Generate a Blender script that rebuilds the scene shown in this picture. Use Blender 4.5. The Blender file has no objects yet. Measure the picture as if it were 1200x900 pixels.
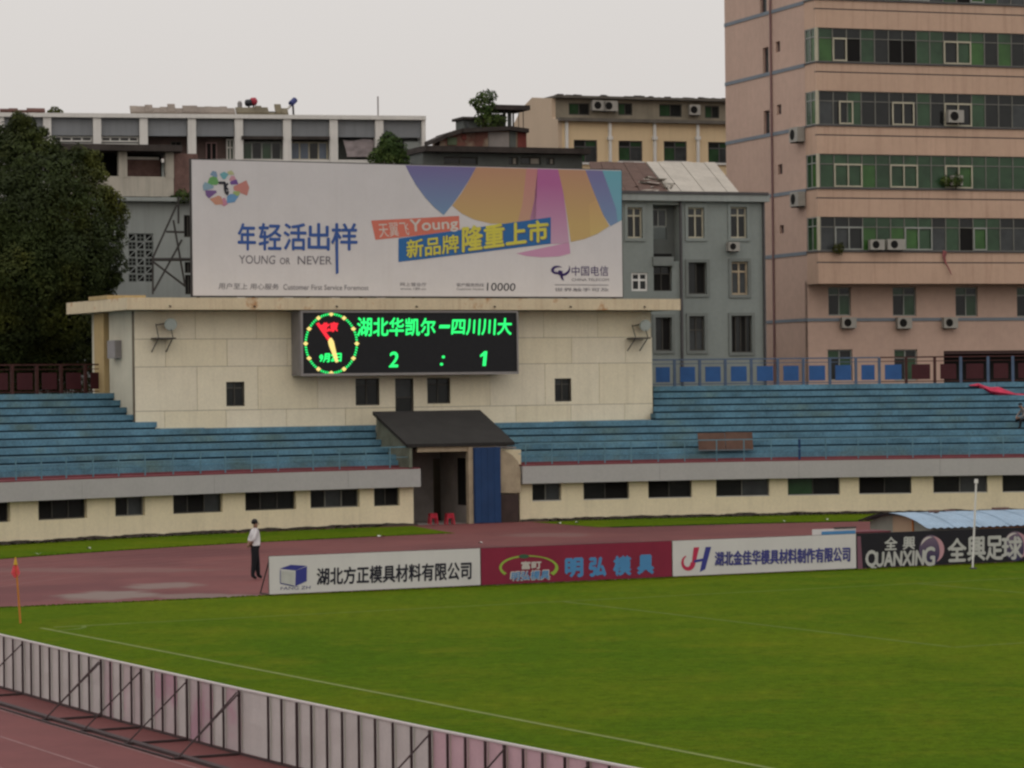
import bpy, bmesh, math, random
from math import pi, sin, cos, radians as rad
from mathutils import Vector, Matrix, noise
random.seed(7)
SC = bpy.context.scene
COL = SC.collection
# ------------------------------------------------------------------ camera
FPX, EYE = 3550.0, 5.5                       # focal length in photo pixels (1200 wide), eye height in metres
PITCH, ROLL = 1.8/3550, -0.012
cd = bpy.data.cameras.new('camera'); cam = bpy.data.objects.new('camera', cd); COL.objects.link(cam)
cd.sensor_width = 36; cd.lens = FPX/1200*36; cd.clip_start = 0.5; cd.clip_end = 6000
cam.location = (0, 0, EYE)
RM = Matrix.Rotation(pi/2+PITCH, 3, 'X') @ Matrix.Rotation(ROLL, 3, 'Z')
cam.rotation_euler = RM.to_euler()
SC.camera = cam
# ------------------------------------------------------------------ sky, sun, exposure
SUN_EL, SUN_AZ = rad(40), rad(182)           # azimuth of the sun measured clockwise from +Y
w = bpy.data.worlds.new('World'); SC.world = w; w.use_nodes = True
nt = w.node_tree; N = nt.nodes; L = nt.links
for n in list(N): N.remove(n)
def nd(t, **k):
    n = N.new(t)
    for a, b in k.items(): setattr(n, a, b)
    return n
sky = nd('ShaderNodeTexSky', sky_type='NISHITA', sun_disc=False, sun_elevation=SUN_EL, sun_rotation=SUN_AZ,
         altitude=50, air_density=2.0, dust_density=6.0, ozone_density=1.0)
tc = nd('ShaderNodeTexCoord'); sx = nd('ShaderNodeSeparateXYZ'); L.new(tc.outputs['Generated'], sx.inputs[0])
rmp = nd('ShaderNodeMapRange'); rmp.inputs[1].default_value = -0.02; rmp.inputs[2].default_value = 1.0
rmp.inputs[3].default_value = 0; rmp.inputs[4].default_value = 1; L.new(sx.outputs[2], rmp.inputs[0])
ovc = nd('ShaderNodeMix', data_type='RGBA'); L.new(rmp.outputs[0], ovc.inputs[0])
ovc.inputs[6].default_value = (5.4, 5.1, 4.92, 1); ovc.inputs[7].default_value = (10.4, 10.2, 10.2, 1)
cn = nd('ShaderNodeTexNoise'); cn.inputs['Scale'].default_value = 2.2; cn.inputs['Detail'].default_value = 4
L.new(tc.outputs['Generated'], cn.inputs['Vector'])
cr = nd('ShaderNodeMapRange'); cr.inputs[3].default_value = 0.95; cr.inputs[4].default_value = 1.05; L.new(cn.outputs[0], cr.inputs[0])
cm = nd('ShaderNodeMix', data_type='RGBA', blend_type='MULTIPLY'); cm.inputs[0].default_value = 1
L.new(ovc.outputs[2], cm.inputs[6]); L.new(cr.outputs[0], cm.inputs[7])
mx = nd('ShaderNodeMix', data_type='RGBA'); mx.inputs[0].default_value = 0.93
L.new(sky.outputs[0], mx.inputs[6]); L.new(cm.outputs[2], mx.inputs[7])
bg = nd('ShaderNodeBackground'); bg.inputs[1].default_value = 0.1; L.new(mx.outputs[2], bg.inputs[0])
ow = nd('ShaderNodeOutputWorld'); L.new(bg.outputs[0], ow.inputs[0])
sl = bpy.data.lights.new('sun', 'SUN'); sl.energy = 1.5; sl.angle = rad(24); sl.color = (1, 0.95, 0.88)
so = bpy.data.objects.new('sun', sl); COL.objects.link(so)
sd = Vector((sin(SUN_AZ)*cos(SUN_EL), cos(SUN_AZ)*cos(SUN_EL), sin(SUN_EL)))
so.rotation_euler = sd.to_track_quat('Z', 'Y').to_euler(); so.location = (0, 0, 80)
SC.view_settings.view_transform = 'Standard'; SC.view_settings.look = 'None'
SC.view_settings.exposure = 0.27; SC.view_settings.gamma = 1
SC.render.engine = 'CYCLES'; SC.cycles.use_denoising = True
SC.cycles.pixel_filter_type = 'BLACKMAN_HARRIS'; SC.cycles.filter_width = 2.5

HAZE = 0.0016
# ------------------------------------------------------------------ measuring helpers
def ray(px, py): return RM @ Vector((px-600, 450-py, -FPX))
def ground(px, py, z=0.0):
    d = ray(px, py); t = (z-EYE)/d.z
    return Vector((0, 0, EYE)) + d*t
class Frame:                                   # straight local frame: u along, v away, z up
    arc = False
    def __init__(s, o, deg):
        s.o = Vector((o[0], o[1], 0)); s.deg = deg; a = rad(deg)
        s.a = Vector((cos(a), sin(a), 0)); s.b = Vector((-sin(a), cos(a), 0))
    def p(s, u, v, z): q = s.o+s.a*u+s.b*v; return Vector((q.x, q.y, z))
    def hit(s, px, py, v=0.0):
        d = ray(px, py); c = Vector((0, 0, EYE)); o = s.o+s.b*v
        t = (o-c).dot(s.b)/d.dot(s.b); q = c+d*t
        return (q-o).dot(s.a), q.z
    def u(s, px, v=0.0, py=450): return s.hit(px, py, v)[0]
    def z(s, px, py, v=0.0): return s.hit(px, py, v)[1]
    def uv(s, P): d = Vector((P[0], P[1], 0))-s.o; return d.dot(s.a), d.dot(s.b)
    def side(s, u, v):                          # frame running along -b at given u, starting at depth v
        return Frame(s.p(u, v, 0), s.deg-90)
class Arc:                                      # u is the arc length at radius R, v away from the centre
    arc = True
    def __init__(s, c, R): s.c = Vector((c[0], c[1], 0)); s.R = R
    def p(s, u, v, z):
        t = pi/2-u/s.R; r = s.R+v
        return Vector((s.c.x+r*cos(t), s.c.y+r*sin(t), z))
    def hit(s, px, py, v=0.0):
        d = ray(px, py); o = Vector((0, 0)); dd = Vector((d.x, d.y)); c = Vector((s.c.x, s.c.y)); r = s.R+v
        A = dd.dot(dd); B = -2*dd.dot(c); C2 = c.dot(c)-r*r
        t = (-B+math.sqrt(max(0, B*B-4*A*C2)))/(2*A)
        x, y = dd*t-c
        return (pi/2-math.atan2(y, x))*s.R, EYE+d.z*t
    def u(s, px, v=0.0, py=560): return s.hit(px, py, v)[0]
    def z(s, px, py, v=0.0): return s.hit(px, py, v)[1]
def atd(px, D): d = ray(px, 450); return Vector((0, 0, EYE))+d*(D/d.y)

# ------------------------------------------------------------------ mesh builder
class MB:
    def __init__(s): s.v = []; s.f = []
    def face(s, *pts):
        i = len(s.v); s.v += [Vector(p) for p in pts]; s.f.append(tuple(range(i, i+len(pts))))
    def hexa(s, q):                             # 4 bottom, 4 top
        i = len(s.v); s.v += [Vector(p) for p in q]
        for f in ((0, 3, 2, 1), (4, 5, 6, 7), (0, 1, 5, 4), (1, 2, 6, 5), (2, 3, 7, 6), (3, 0, 4, 7)): s.f.append(tuple(i+k for k in f))
    def box(s, fr, u0, u1, v0, v1, z0, z1):
        n = max(1, math.ceil(abs(u1-u0)/1.2)) if fr.arc else 1
        P = fr.p; i = len(s.v)
        for k in range(n+1):
            u = u0+(u1-u0)*k/n
            s.v += [P(u, v0, z0), P(u, v1, z0), P(u, v1, z1), P(u, v0, z1)]
        for k in range(n):
            a = i+4*k; b = a+4
            for e in range(4): g = (e+1) % 4; s.f.append((a+e, b+e, b+g, a+g))
        s.f.append((i, i+1, i+2, i+3)); e = i+4*n; s.f.append((e+3, e+2, e+1, e))
        return s
    def tube(s, p, q, r, n=6, r2=None):
        p = Vector(p); q = Vector(q); r2 = r if r2 is None else r2
        d = (q-p).normalized(); x = d.orthogonal().normalized(); y = d.cross(x); i = len(s.v)
        for c, rr in ((p, r), (q, r2)):
            for k in range(n): t = 2*pi*k/n; s.v.append(c+x*(rr*cos(t))+y*(rr*sin(t)))
        for k in range(n): g = (k+1) % n; s.f.append((i+k, i+g, i+n+g, i+n+k))
        s.f.append(tuple(i+k for k in reversed(range(n)))); s.f.append(tuple(i+n+k for k in range(n)))
        return s
    def wall(s, fr, u0, u1, z0, z1, v0, v1, holes=()):   # slab with rectangular openings and their reveals
        us = {u0, u1}; zs = {z0, z1}
        for a, b, c, d in holes:
            us |= {min(max(a, u0), u1), min(max(b, u0), u1)}; zs |= {min(max(c, z0), z1), min(max(d, z0), z1)}
        us = sorted(us); zs = sorted(zs)
        if fr.arc:
            ex = []
            for a, b in zip(us, us[1:]):
                n = max(1, math.ceil((b-a)/1.2)); ex += [a+(b-a)*k/n for k in range(n)]
            us = ex+[us[-1]]
        def solid(i, j):
            if i < 0 or j < 0 or i >= len(us)-1 or j >= len(zs)-1: return False
            uc = (us[i]+us[i+1])/2; zc = (zs[j]+zs[j+1])/2
            return not any(a < uc < b and c < zc < d for a, b, c, d in holes)
        P = fr.p
        for i in range(len(us)-1):
            for j in range(len(zs)-1):
                if not solid(i, j): continue
                a, b, c, d = us[i], us[i+1], zs[j], zs[j+1]
                s.face(P(a, v0, c), P(b, v0, c), P(b, v0, d), P(a, v0, d))
                s.face(P(b, v1, c), P(a, v1, c), P(a, v1, d), P(b, v1, d))
                if not solid(i-1, j): s.face(P(a, v1, c), P(a, v0, c), P(a, v0, d), P(a, v1, d))
                if not solid(i+1, j): s.face(P(b, v0, c), P(b, v1, c), P(b, v1, d), P(b, v0, d))
                if not solid(i, j-1): s.face(P(a, v1, c), P(b, v1, c), P(b, v0, c), P(a, v0, c))
                if not solid(i, j+1): s.face(P(a, v0, d), P(b, v0, d), P(b, v1, d), P(a, v1, d))
        return s
    def prism(s, pts, d):                        # polygon pts extruded by the vector d
        i = len(s.v); n = len(pts); d = Vector(d)
        s.v += [Vector(p) for p in pts]+[Vector(p)+d for p in pts]
        s.f.append(tuple(range(i, i+n))); s.f.append(tuple(reversed(range(i+n, i+2*n))))
        for k in range(n): g = (k+1) % n; s.f.append((i+k, i+n+k, i+n+g, i+g))
        return s

def link_mesh(name, verts, faces, m, parent=None, off=Vector((0, 0, 0)), smooth=False):
    me = bpy.data.meshes.new(name); me.from_pydata([tuple(v-off) for v in verts], [], faces)
    for x in (m if isinstance(m, (list, tuple)) else [m]): me.materials.append(x)
    if smooth: me.polygons.foreach_set('use_smooth', [True]*len(me.polygons))
    me.update()
    o = bpy.data.objects.new(name, me); COL.objects.link(o)
    if parent: o.parent = parent
    return o
def structure(name, mb, m):
    o = link_mesh(name, mb.v, mb.f, m); o['kind'] = 'structure'; return o
def thing(name, label, cat, loc, group=None):
    o = bpy.data.objects.new(name, None); COL.objects.link(o); o.location = loc; o.empty_display_size = .3
    o['label'] = label; o['category'] = cat
    if group: o['group'] = group
    o['_o'] = list(Vector(loc)); return o
def rootof(o):
    while o.parent: o = o.parent
    return o
def part(parent, name, mb, m, label=None, kind=None, smooth=False):
    o = link_mesh(name, mb.v, mb.f, m, parent, Vector(rootof(parent)['_o']), smooth)
    if label: o['label'] = label
    if kind: o['kind'] = kind
    return o
def single(name, label, cat, mb, m, group=None, loc=None, smooth=False):
    if loc is None: loc = Vector((sum(v.x for v in mb.v)/len(mb.v), sum(v.y for v in mb.v)/len(mb.v), min(v.z for v in mb.v)))
    o = link_mesh(name, mb.v, mb.f, m, None, loc, smooth); o.location = loc
    o['label'] = label; o['category'] = cat
    if group: o['group'] = group
    return o

# ------------------------------------------------------------------ materials
def mat(name, rgb, rough=.85, var=.12, scale=1.2, streak=0., dirt=(.06, .05, .04), bump=0., bscale=8., spec=.3, emis=0., metal=0., fine=.0, stretch=(1, 1, 1), patch=None):
    m = bpy.data.materials.new(name); m.use_nodes = True; t = m.node_tree; N = t.nodes; L = t.links
    b = N['Principled BSDF']; b.inputs['Roughness'].default_value = rough; b.inputs['Specular IOR Level'].default_value = spec
    b.inputs['Metallic'].default_value = metal
    if emis:
        b.inputs['Base Color'].default_value = (*[c*.3 for c in rgb], 1)
        b.inputs['Emission Color'].default_value = (*rgb, 1); b.inputs['Emission Strength'].default_value = emis; return m
    g = N.new('ShaderNodeNewGeometry'); mp = N.new('ShaderNodeMapping'); mp.inputs['Scale'].default_value = stretch
    L.new(g.outputs['Position'], mp.inputs[0]); vec = mp.outputs[0]
    def nz(sc, det=5, v=vec, ro=.6):
        n = N.new('ShaderNodeTexNoise'); n.inputs['Scale'].default_value = sc; n.inputs['Detail'].default_value = det
        n.inputs['Roughness'].default_value = ro; L.new(v, n.inputs['Vector']); return n.outputs[0]
    def mr(x, a, b2, c, d):
        n = N.new('ShaderNodeMapRange'); L.new(x, n.inputs[0])
        for k, q in enumerate((a, b2, c, d)): n.inputs[k+1].default_value = q
        return n.outputs[0]
    def mul(col, f):
        n = N.new('ShaderNodeMix'); n.data_type = 'RGBA'; n.blend_type = 'MULTIPLY'; n.inputs[0].default_value = 1
        L.new(col, n.inputs[6]); L.new(f, n.inputs[7]); return n.outputs[2]
    def mixc(f, c1, c2):
        n = N.new('ShaderNodeMix'); n.data_type = 'RGBA'; L.new(f, n.inputs[0])
        if isinstance(c1, tuple): n.inputs[6].default_value = (*c1, 1)
        else: L.new(c1, n.inputs[6])
        n.inputs[7].default_value = (*c2, 1); return n.outputs[2]
    c = N.new('ShaderNodeRGB'); c.outputs[0].default_value = (*rgb, 1); col = c.outputs[0]
    if patch: col = mixc(mr(nz(patch[1], 4), patch[2], patch[3], 0, 1), col, patch[0])
    if var: col = mul(col, mr(nz(scale), .3, .7, 1-var, 1+var))
    if fine: col = mul(col, mr(nz(scale*14, 3), .3, .7, 1-fine, 1+fine))
    if streak:
        m2 = N.new('ShaderNodeMapping'); m2.inputs['Scale'].default_value = (2.2, 2.2, .12); L.new(g.outputs['Position'], m2.inputs[0])
        col = mixc(mr(nz(1.6, 6, m2.outputs[0], .7), .5, .78, 0, streak), col, dirt)
    L.new(col, b.inputs['Base Color'])
    if bump:
        bp = N.new('ShaderNodeBump'); bp.inputs['Strength'].default_value = bump; bp.inputs['Distance'].default_value = .03
        L.new(nz(bscale, 4), bp.inputs['Height']); L.new(bp.outputs[0], b.inputs['Normal'])
    return m
def gmat(name, lo, hi, z0, z1):                  # printed vertical gradient on a banner
    m = bpy.data.materials.new(name); m.use_nodes = True; t = m.node_tree; N = t.nodes; L = t.links
    b = N['Principled BSDF']; b.inputs['Roughness'].default_value = .6
    g = N.new('ShaderNodeNewGeometry'); s = N.new('ShaderNodeSeparateXYZ'); L.new(g.outputs['Position'], s.inputs[0])
    r = N.new('ShaderNodeMapRange'); r.inputs[1].default_value = z0; r.inputs[2].default_value = z1; L.new(s.outputs[2], r.inputs[0])
    n = N.new('ShaderNodeMix'); n.data_type = 'RGBA'; L.new(r.outputs[0], n.inputs[0])
    n.inputs[6].default_value = (*lo, 1); n.inputs[7].default_value = (*hi, 1); L.new(n.outputs[2], b.inputs['Base Color']); return m
CREAM = (.56, .47, .31)
M = dict(
 cream=mat('cream_plaster', (.80, .72, .54), .9, .05, .8, .16, (.24, .19, .12), bump=.2, fine=.05),
 joint=mat('wall_joint', (.16, .13, .09), .95),
 cream2=mat('cream_paint_low', (.80, .70, .48), .9, .06, .7, .16, (.22, .18, .11), bump=.15, fine=.05),
 canopy=mat('canopy_edge_plaster', (.68, .57, .39), .9, .08, .9, .35, (.34, .17, .08), fine=.05, patch=((.45, .22, .09), .9, .60, .70)),
 ochre=mat('ochre_pillar', (.48, .35, .17), .9, .1, 1, .3),
 sidewall=mat('shaded_side_plaster', (.60, .56, .44), .9, .08, .8, .15, (.15, .16, .1)),  # cream plaster toned down; shade of the side face is in the colour
 fascia=mat('pale_fascia', (.43, .42, .40), .85, .04, .6, .08, (.2, .2, .18), fine=.04),
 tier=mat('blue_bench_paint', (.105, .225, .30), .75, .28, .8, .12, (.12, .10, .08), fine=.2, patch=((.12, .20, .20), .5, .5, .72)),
 tier2=mat('blue_riser_shade', (.035, .075, .11), .85, .2, .6, fine=.1),  # bench blue darkened; shadow under the overhang put into the colour
 tierdirt=mat('mossy_concrete', (.12, .15, .09), .95, .25, 1.2),
 walkred=mat('red_walkway', (.19, .052, .060), .9, .15, 1.5),
 railblue=mat('pale_blue_rail', (.12, .24, .30), .6, .15, 2),
 deepblue=mat('deep_blue_paint', (.014, .045, .13), .6, .12, 1.5, .2),
 panelblue=mat('blue_panel_paint', (.03, .10, .27), .6, .12, 2),
 panelred=mat('maroon_panel_paint', (.060, .013, .016), .7, .15, 2),
 railred=mat('rust_red_rail', (.065, .022, .018), .7, .2, 2),
 railgrey=mat('slate_rail', (.09, .13, .2), .6, .15, 2),
 glass=mat('dark_window_glass', (.018, .020, .019), .12, .2, 1.5, spec=.35),
 glass2=mat('grey_window_glass', (.045, .05, .05), .2, .3, 1.5, spec=.4),
 glassg=mat('green_window_glass', (.03, .07, .032), .15, .35, .9, spec=.4),
 glassg2=mat('bright_green_window_glass', (.045, .12, .028), .25, .3, .9, spec=.4),
 glassb=mat('blue_window_glass', (.10, .13, .18), .2, .2, .9, spec=.5),
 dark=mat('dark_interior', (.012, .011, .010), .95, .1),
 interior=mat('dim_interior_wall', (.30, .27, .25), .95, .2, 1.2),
 winframe=mat('weathered_window_frame', (.07, .065, .055), .7, .15, 3),
 alu=mat('aluminium_window_frame', (.30, .31, .28), .5, .1, 2),
 cremeframe=mat('cream_window_frame', (.48, .44, .33), .6, .1, 2),
 white=mat('white_paint', (.72, .70, .66), .7, .06, 1, .15, (.35, .3, .25)),
 bbwhite=mat('billboard_vinyl', (.62, .60, .60), .55, .03, .7, .14, (.48, .44, .41), fine=.015),
 steel=mat('rusty_dark_steel', (.05, .045, .042), .7, .2, 3),
 ribsteel=mat('red_brown_steel', (.055, .034, .034), .7, .2, 3),
 galv=mat('grey_steel_frame', (.27, .25, .24), .5, .1, 2),
 screen=mat('led_screen_black', (.012, .012, .014), .5, .15, 6),
 led_g=mat('led_green', (.03, 1., .20), emis=.95),
 led_r=mat('led_red', (1., .03, .05), emis=.85),
 led_y=mat('led_yellow', (1., .78, .25), emis=.8),
 roofblk=mat('black_felt_roof', (.028, .025, .023), .9, .15, 1.5, fine=.1),
 beige=mat('bare_beige_render', (.40, .32, .22), .95, .2, 2, .3),
 wood=mat('brown_board', (.13, .075, .055), .85, .2, 2),
 tower=mat('salmon_tile_wall', (.55, .385, .305), .85, .07, .2, .16, (.34, .2, .15), fine=.05),
 towerband=mat('salmon_spandrel', (.57, .39, .285), .85, .07, .3, .42, (.28, .15, .10), fine=.03),
 bluestripe=mat('grey_blue_stripe', (.20, .23, .26), .8, .1, 1),
 pipe=mat('brown_downpipe', (.26, .16, .15), .7, .1, 1),
 bandframe=mat('grey_window_mullion', (.19, .185, .16), .7, .1, 2),
 sill=mat('dark_sill', (.09, .085, .085), .8, .1, 2),
 grey=mat('grey_green_render', (.255, .28, .26), .9, .07, .4, .15, (.13, .14, .13), fine=.04),
 grey2=mat('grey_surround', (.19, .205, .19), .9, .1, 1),
 greydk=mat('dark_grey_bay', (.13, .14, .13), .9, .15, 1),
 palegrn=mat('pale_render', (.32, .34, .32), .9, .08, .5, .35, (.16, .17, .15)),
 roofgrey=mat('grey_felt_edge', (.14, .125, .105), .95, .25, 1.2, fine=.15),
 sheet=mat('pale_roof_sheet', (.44, .40, .34), .8, .12, .8, .2, fine=.06),
 tile=mat('brown_roof_tile', (.11, .065, .05), .9, .2, 2),
 ochwall=mat('yellow_ochre_wall', (.74, .57, .35), .9, .06, .4, .2, (.35, .25, .15)),
 ochside=mat('pale_peach_wall', (.56, .43, .31), .9, .06, .3, .2, (.4, .3, .22)),
 greybl=mat('grey_blue_apron', (.25, .26, .27), .9, .06, .5, .2),
 whitecol=mat('white_column', (.74, .71, .66), .85, .06, .8, .25, (.3, .27, .23)),
 brick=mat('brown_brick', (.17, .10, .085), .95, .25, 3, fine=.2),
 creamcol=mat('cream_balcony', (.48, .44, .37), .9, .1, .8, .5, (.16, .15, .12)),
 darkroof=mat('stained_dark_roof', (.055, .045, .04), .95, .3, 1.2, fine=.2),
 shack=mat('patched_shack_wall', (.33, .26, .19), .95, .35, .8, .4, patch=((.20, .09, .07), .6, .5, .6)),
 acwhite=mat('air_conditioner_case', (.36, .34, .30), .6, .1, 2),
 red=mat('red_plastic', (.42, .02, .04), .5, .1, 3),
 redcloth=mat('red_cloth', (.50, .035, .08), .8, .25, 4),
 orange=mat('orange_paint', (.50, .16, .02), .6, .1, 3),
 yellow=mat('yellow_paint', (.55, .33, .03), .6, .1, 3),
 corr=mat('pale_blue_roof_sheet', (.26, .36, .46), .55, .12, 1.2, .2, (.2, .2, .2), fine=.06),
 greenwall=mat('grey_shelter_side', (.30, .30, .25), .85, .12, 1),
 peach=mat('peach_panel', (.46, .33, .22), .85, .08, 1),
 bwhite=mat('board_white_vinyl', (.66, .64, .61), .6, .05, .9, .12, (.45, .42, .4)),
 bred=mat('board_crimson_vinyl', (.24, .018, .045), .6, .1, 1),
 bblack=mat('board_black_vinyl', (.014, .013, .017), .5, .2, 1),
 bback=mat('banner_back_white', (.56, .50, .48), .7, .06, 1.2, .3, (.34, .30, .30), fine=.04),
 bbackp=mat('banner_back_pink', (.58, .38, .42), .7, .08, 1.2, .25, (.40, .28, .30), fine=.04),
 bbackm=mat('banner_back_mottled', (.53, .43, .43), .7, .14, 1.8, .3, (.34, .28, .30), patch=((.46, .27, .32), .9, .48, .62)),
 rim=mat('banner_rim', (.66, .60, .58), .6, .06, 2),
 ink=mat('black_ink', (.02, .02, .03), .6, .05),
 navy=mat('navy_ink', (.04, .04, .16), .6, .05),
 navyl=mat('blue_ink', (.045, .05, .25), .6, .05),
 bbblue=mat('billboard_blue_ink', (.04, .10, .32), .6, .05),
 greyink=mat('grey_ink', (.16, .15, .17), .6, .05),
 purpink=mat('dark_violet_ink', (.04, .02, .12), .6, .05),
 cyan=mat('light_blue_ink', (.08, .26, .50), .6, .05),
 lime=mat('lime_ink', (.30, .45, .06), .6, .05),
 pale=mat('pale_ink', (.60, .55, .50), .6, .05),
 redink=mat('red_ink', (.50, .03, .08), .6, .05),
 salmonlab=mat('salmon_label', (.60, .17, .12), .6, .05),
 bluelab=mat('blue_label', (.03, .14, .36), .6, .05),
 yelink=mat('yellow_ink', (.60, .55, .08), .6, .05),
 silver=mat('silver_ink', (.50, .50, .46), .5, .1, 6),
 line=mat('worn_white_line', (.145, .185, .035), .9, .15, 2, fine=.2),
 lane=mat('worn_lane_line', (.235, .125, .12), .9, .2, 2),
 bark=mat('bark', (.06, .045, .03), .95, .2, 6, bump=.4),
 paper=mat('litter_paper', (.6, .6, .55), .8, .1, 9),
 rubble=mat('dirt_and_rubble', (.045, .036, .028), .95, .4, 3, fine=.3),
 asphalt=mat('city_ground', (.07, .068, .065), .95, .2, .1),
)
# ------------------------------------------------------------------ lettering
_tc = {}
def text_mesh(s):
    if s in _tc: return _tc[s]
    c = bpy.data.curves.new('t', 'FONT'); c.body = s; c.resolution_u = 3
    o = bpy.data.objects.new('t', c); COL.objects.link(o)
    me = bpy.data.meshes.new_from_object(o.evaluated_get(bpy.context.evaluated_depsgraph_get()))
    vs = [v.co.copy() for v in me.vertices]; fs = [tuple(p.vertices) for p in me.polygons]
    bpy.data.objects.remove(o); bpy.data.meshes.remove(me); bpy.data.curves.remove(c)
    x0 = min(v.x for v in vs); x1 = max(v.x for v in vs); y0 = min(v.y for v in vs); y1 = max(v.y for v in vs)
    _tc[s] = ([((v.x-x0)/(x1-x0), (v.y-y0)/(y1-y0)) for v in vs], fs); return _tc[s]
def lettering(root, fr, s, quad, v, m, bold=0., name='lettering', shear=0.):
    """quad: four photo points TL, TR, BR, BL on the plane of the panel; v: depth of the print"""
    vs, fs = text_mesh(s); Q = [fr.hit(x, y, v) for x, y in quad]; mb = MB()
    shifts = [(0, 0)] if not bold else [(0, 0), (bold, 0), (-bold, 0), (0, bold), (0, -bold)]
    for k, (du, dz) in enumerate(shifts):
        i = len(mb.v)
        for a, b in vs:
            u = (Q[3][0]*(1-a)+Q[2][0]*a)*(1-b)+(Q[0][0]*(1-a)+Q[1][0]*a)*b + shear*b
            z = (Q[3][1]*(1-a)+Q[2][1]*a)*(1-b)+(Q[0][1]*(1-a)+Q[1][1]*a)*b
            mb.v.append(fr.p(u+du, v-.0012*k, z+dz))
        mb.f += [tuple(i+q for q in f) for f in fs]
    return part(root, name, mb, m)
def poly(root, fr, pts, v, m, name='print_shape', label=None):
    mb = MB(); mb.face(*[fr.p(*(lambda h: (h[0], v, h[1]))(fr.hit(x, y, v))) for x, y in pts])
    return part(root, name, mb, m, label)
def ell(cx, cy, rx, ry, n=24, a0=0., a1=360.):
    return [(cx+rx*cos(rad(a0+(a1-a0)*k/n)), cy-ry*sin(rad(a0+(a1-a0)*k/n))) for k in range(n+(a1-a0 < 360))]
def band(cx, cy, rx, ry, w0, w1, a0, a1, n=16):   # crescent stroke: list of quads points
    o = []; i = []
    for k in range(n+1):
        t = k/n; a = rad(a0+(a1-a0)*t); w = w0+(w1-w0)*t if not isinstance(w0, str) else w1*sin(pi*t)
        o.append((cx+(rx+w/2)*cos(a), cy-(ry+w/2)*sin(a))); i.append((cx+(rx-w/2)*cos(a), cy-(ry-w/2)*sin(a)))
    return o+i[::-1]
# ------------------------------------------------------------------ generic pieces
def window(root, fr, u0, u1, z0, z1, v, cols=(0, .5, 1), transom=None, fw=.05, fm='alu', gm='glass', depth=.06, name='window'):
    f = MB(); f.wall(fr, u0, u1, z0, z1, v, v+depth, [])if False else None
    holes = []; H = z1-z0; W = u1-u0
    tz = z0+H*(1-transom) if transom else z1-fw/2
    for a, b in zip(cols, cols[1:]):
        ua = u0+W*a+(fw if a == 0 else fw/2); ub = u0+W*b-(fw if b == 1 else fw/2)
        holes.append((ua, ub, z0+fw, tz-fw/2))
        if transom: holes.append((ua, ub, tz+fw/2, z1-fw))
    f.wall(fr, u0, u1, z0, z1, v, v+depth, holes)
    w = part(root, name, f, M[fm])
    gms = gm if isinstance(gm, (list, tuple)) else [gm]
    for k, (a, b, c, d) in enumerate(holes):
        g = MB(); P = fr.p; vv = v+depth*.6
        g.face(P(a-.01, vv, c-.01), P(b+.01, vv, c-.01), P(b+.01, vv, d+.01), P(a-.01, vv, d+.01))
        part(w, 'pane', g, M[gms[k % len(gms)]])
    return w
def air_con(fr, u, z, v, label, w_=.62, h=.5, d=.3, parent_group='air conditioner units on the blocks behind the stand'):
    r = thing('air_conditioner', label, 'air conditioner', fr.p(u, v, z), parent_group)
    b = MB().box(fr, u-w_/2, u+w_/2, v-d, v-.02, z, z+h); part(r, 'case', b, M['acwhite'])
    q = MB(); c = (u-w_*.12, z+h/2); P = fr.p
    for k in range(14):
        a0 = 2*pi*k/14; a1 = 2*pi*(k+1)/14; rr = h*.38
        q.face(P(c[0], v-d-.004, c[1]), P(c[0]+rr*cos(a0), v-d-.004, c[1]+rr*sin(a0)), P(c[0]+rr*cos(a1), v-d-.004, c[1]+rr*sin(a1)))
    part(r, 'fan_grille', q, M['dark'])
    k = MB()
    for s_ in (-.35, .35): k.box(fr, u+s_*w_-.02, u+s_*w_+.02, v-d, v-.01, z-.05, z-.004)
    part(r, 'bracket', k, M['steel'])
    return r
# ================================================================== SETTING
CC = (20.0, 75.0)                               # centre of the running-track bend
ANG = 27.2
g0, g1 = ground(315, 698.7), ground(1004, 667.8)
FB = Frame(g0, math.degrees(math.atan2(g1.y-g0.y, g1.x-g0.x)))          # line of the far boards
n0, n1 = ground(0, 807.6), ground(283, 886.5)
NB = Frame(n0, math.degrees(math.atan2(n1.y-n0.y, n1.x-n0.x)))          # line of the near boards
print('FB', FB.deg, 'NB', NB.deg)
AX = Frame((CC[0], CC[1]), NB.deg+90)           # a: across the track, b: away from the camera
A51 = Arc(CC, 51.3)
def flat(name, pts, z, m, kind=True):
    ar = sum(a[0]*b[1]-b[0]*a[1] for a, b in zip(pts, pts[1:]+pts[:1]))
    if ar < 0: pts = pts[::-1]
    mb = MB(); mb.face(*[Vector((p[0], p[1], z)) for p in pts])
    return structure(name, mb, m)
def arcpts(R, t0, t1, n=48): return [(CC[0]+R*cos(t0+(t1-t0)*k/n), CC[1]+R*sin(t0+(t1-t0)*k/n)) for k in range(n+1)]
# ground to the horizon
mb = MB(); S_ = 600
mb.face((-S_, -S_, -.06), (S_, -S_, -.06), (S_, S_, -.06), (-S_, S_, -.06)); structure('ground', mb, M['asphalt'])
ax = rad(AX.deg)
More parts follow.
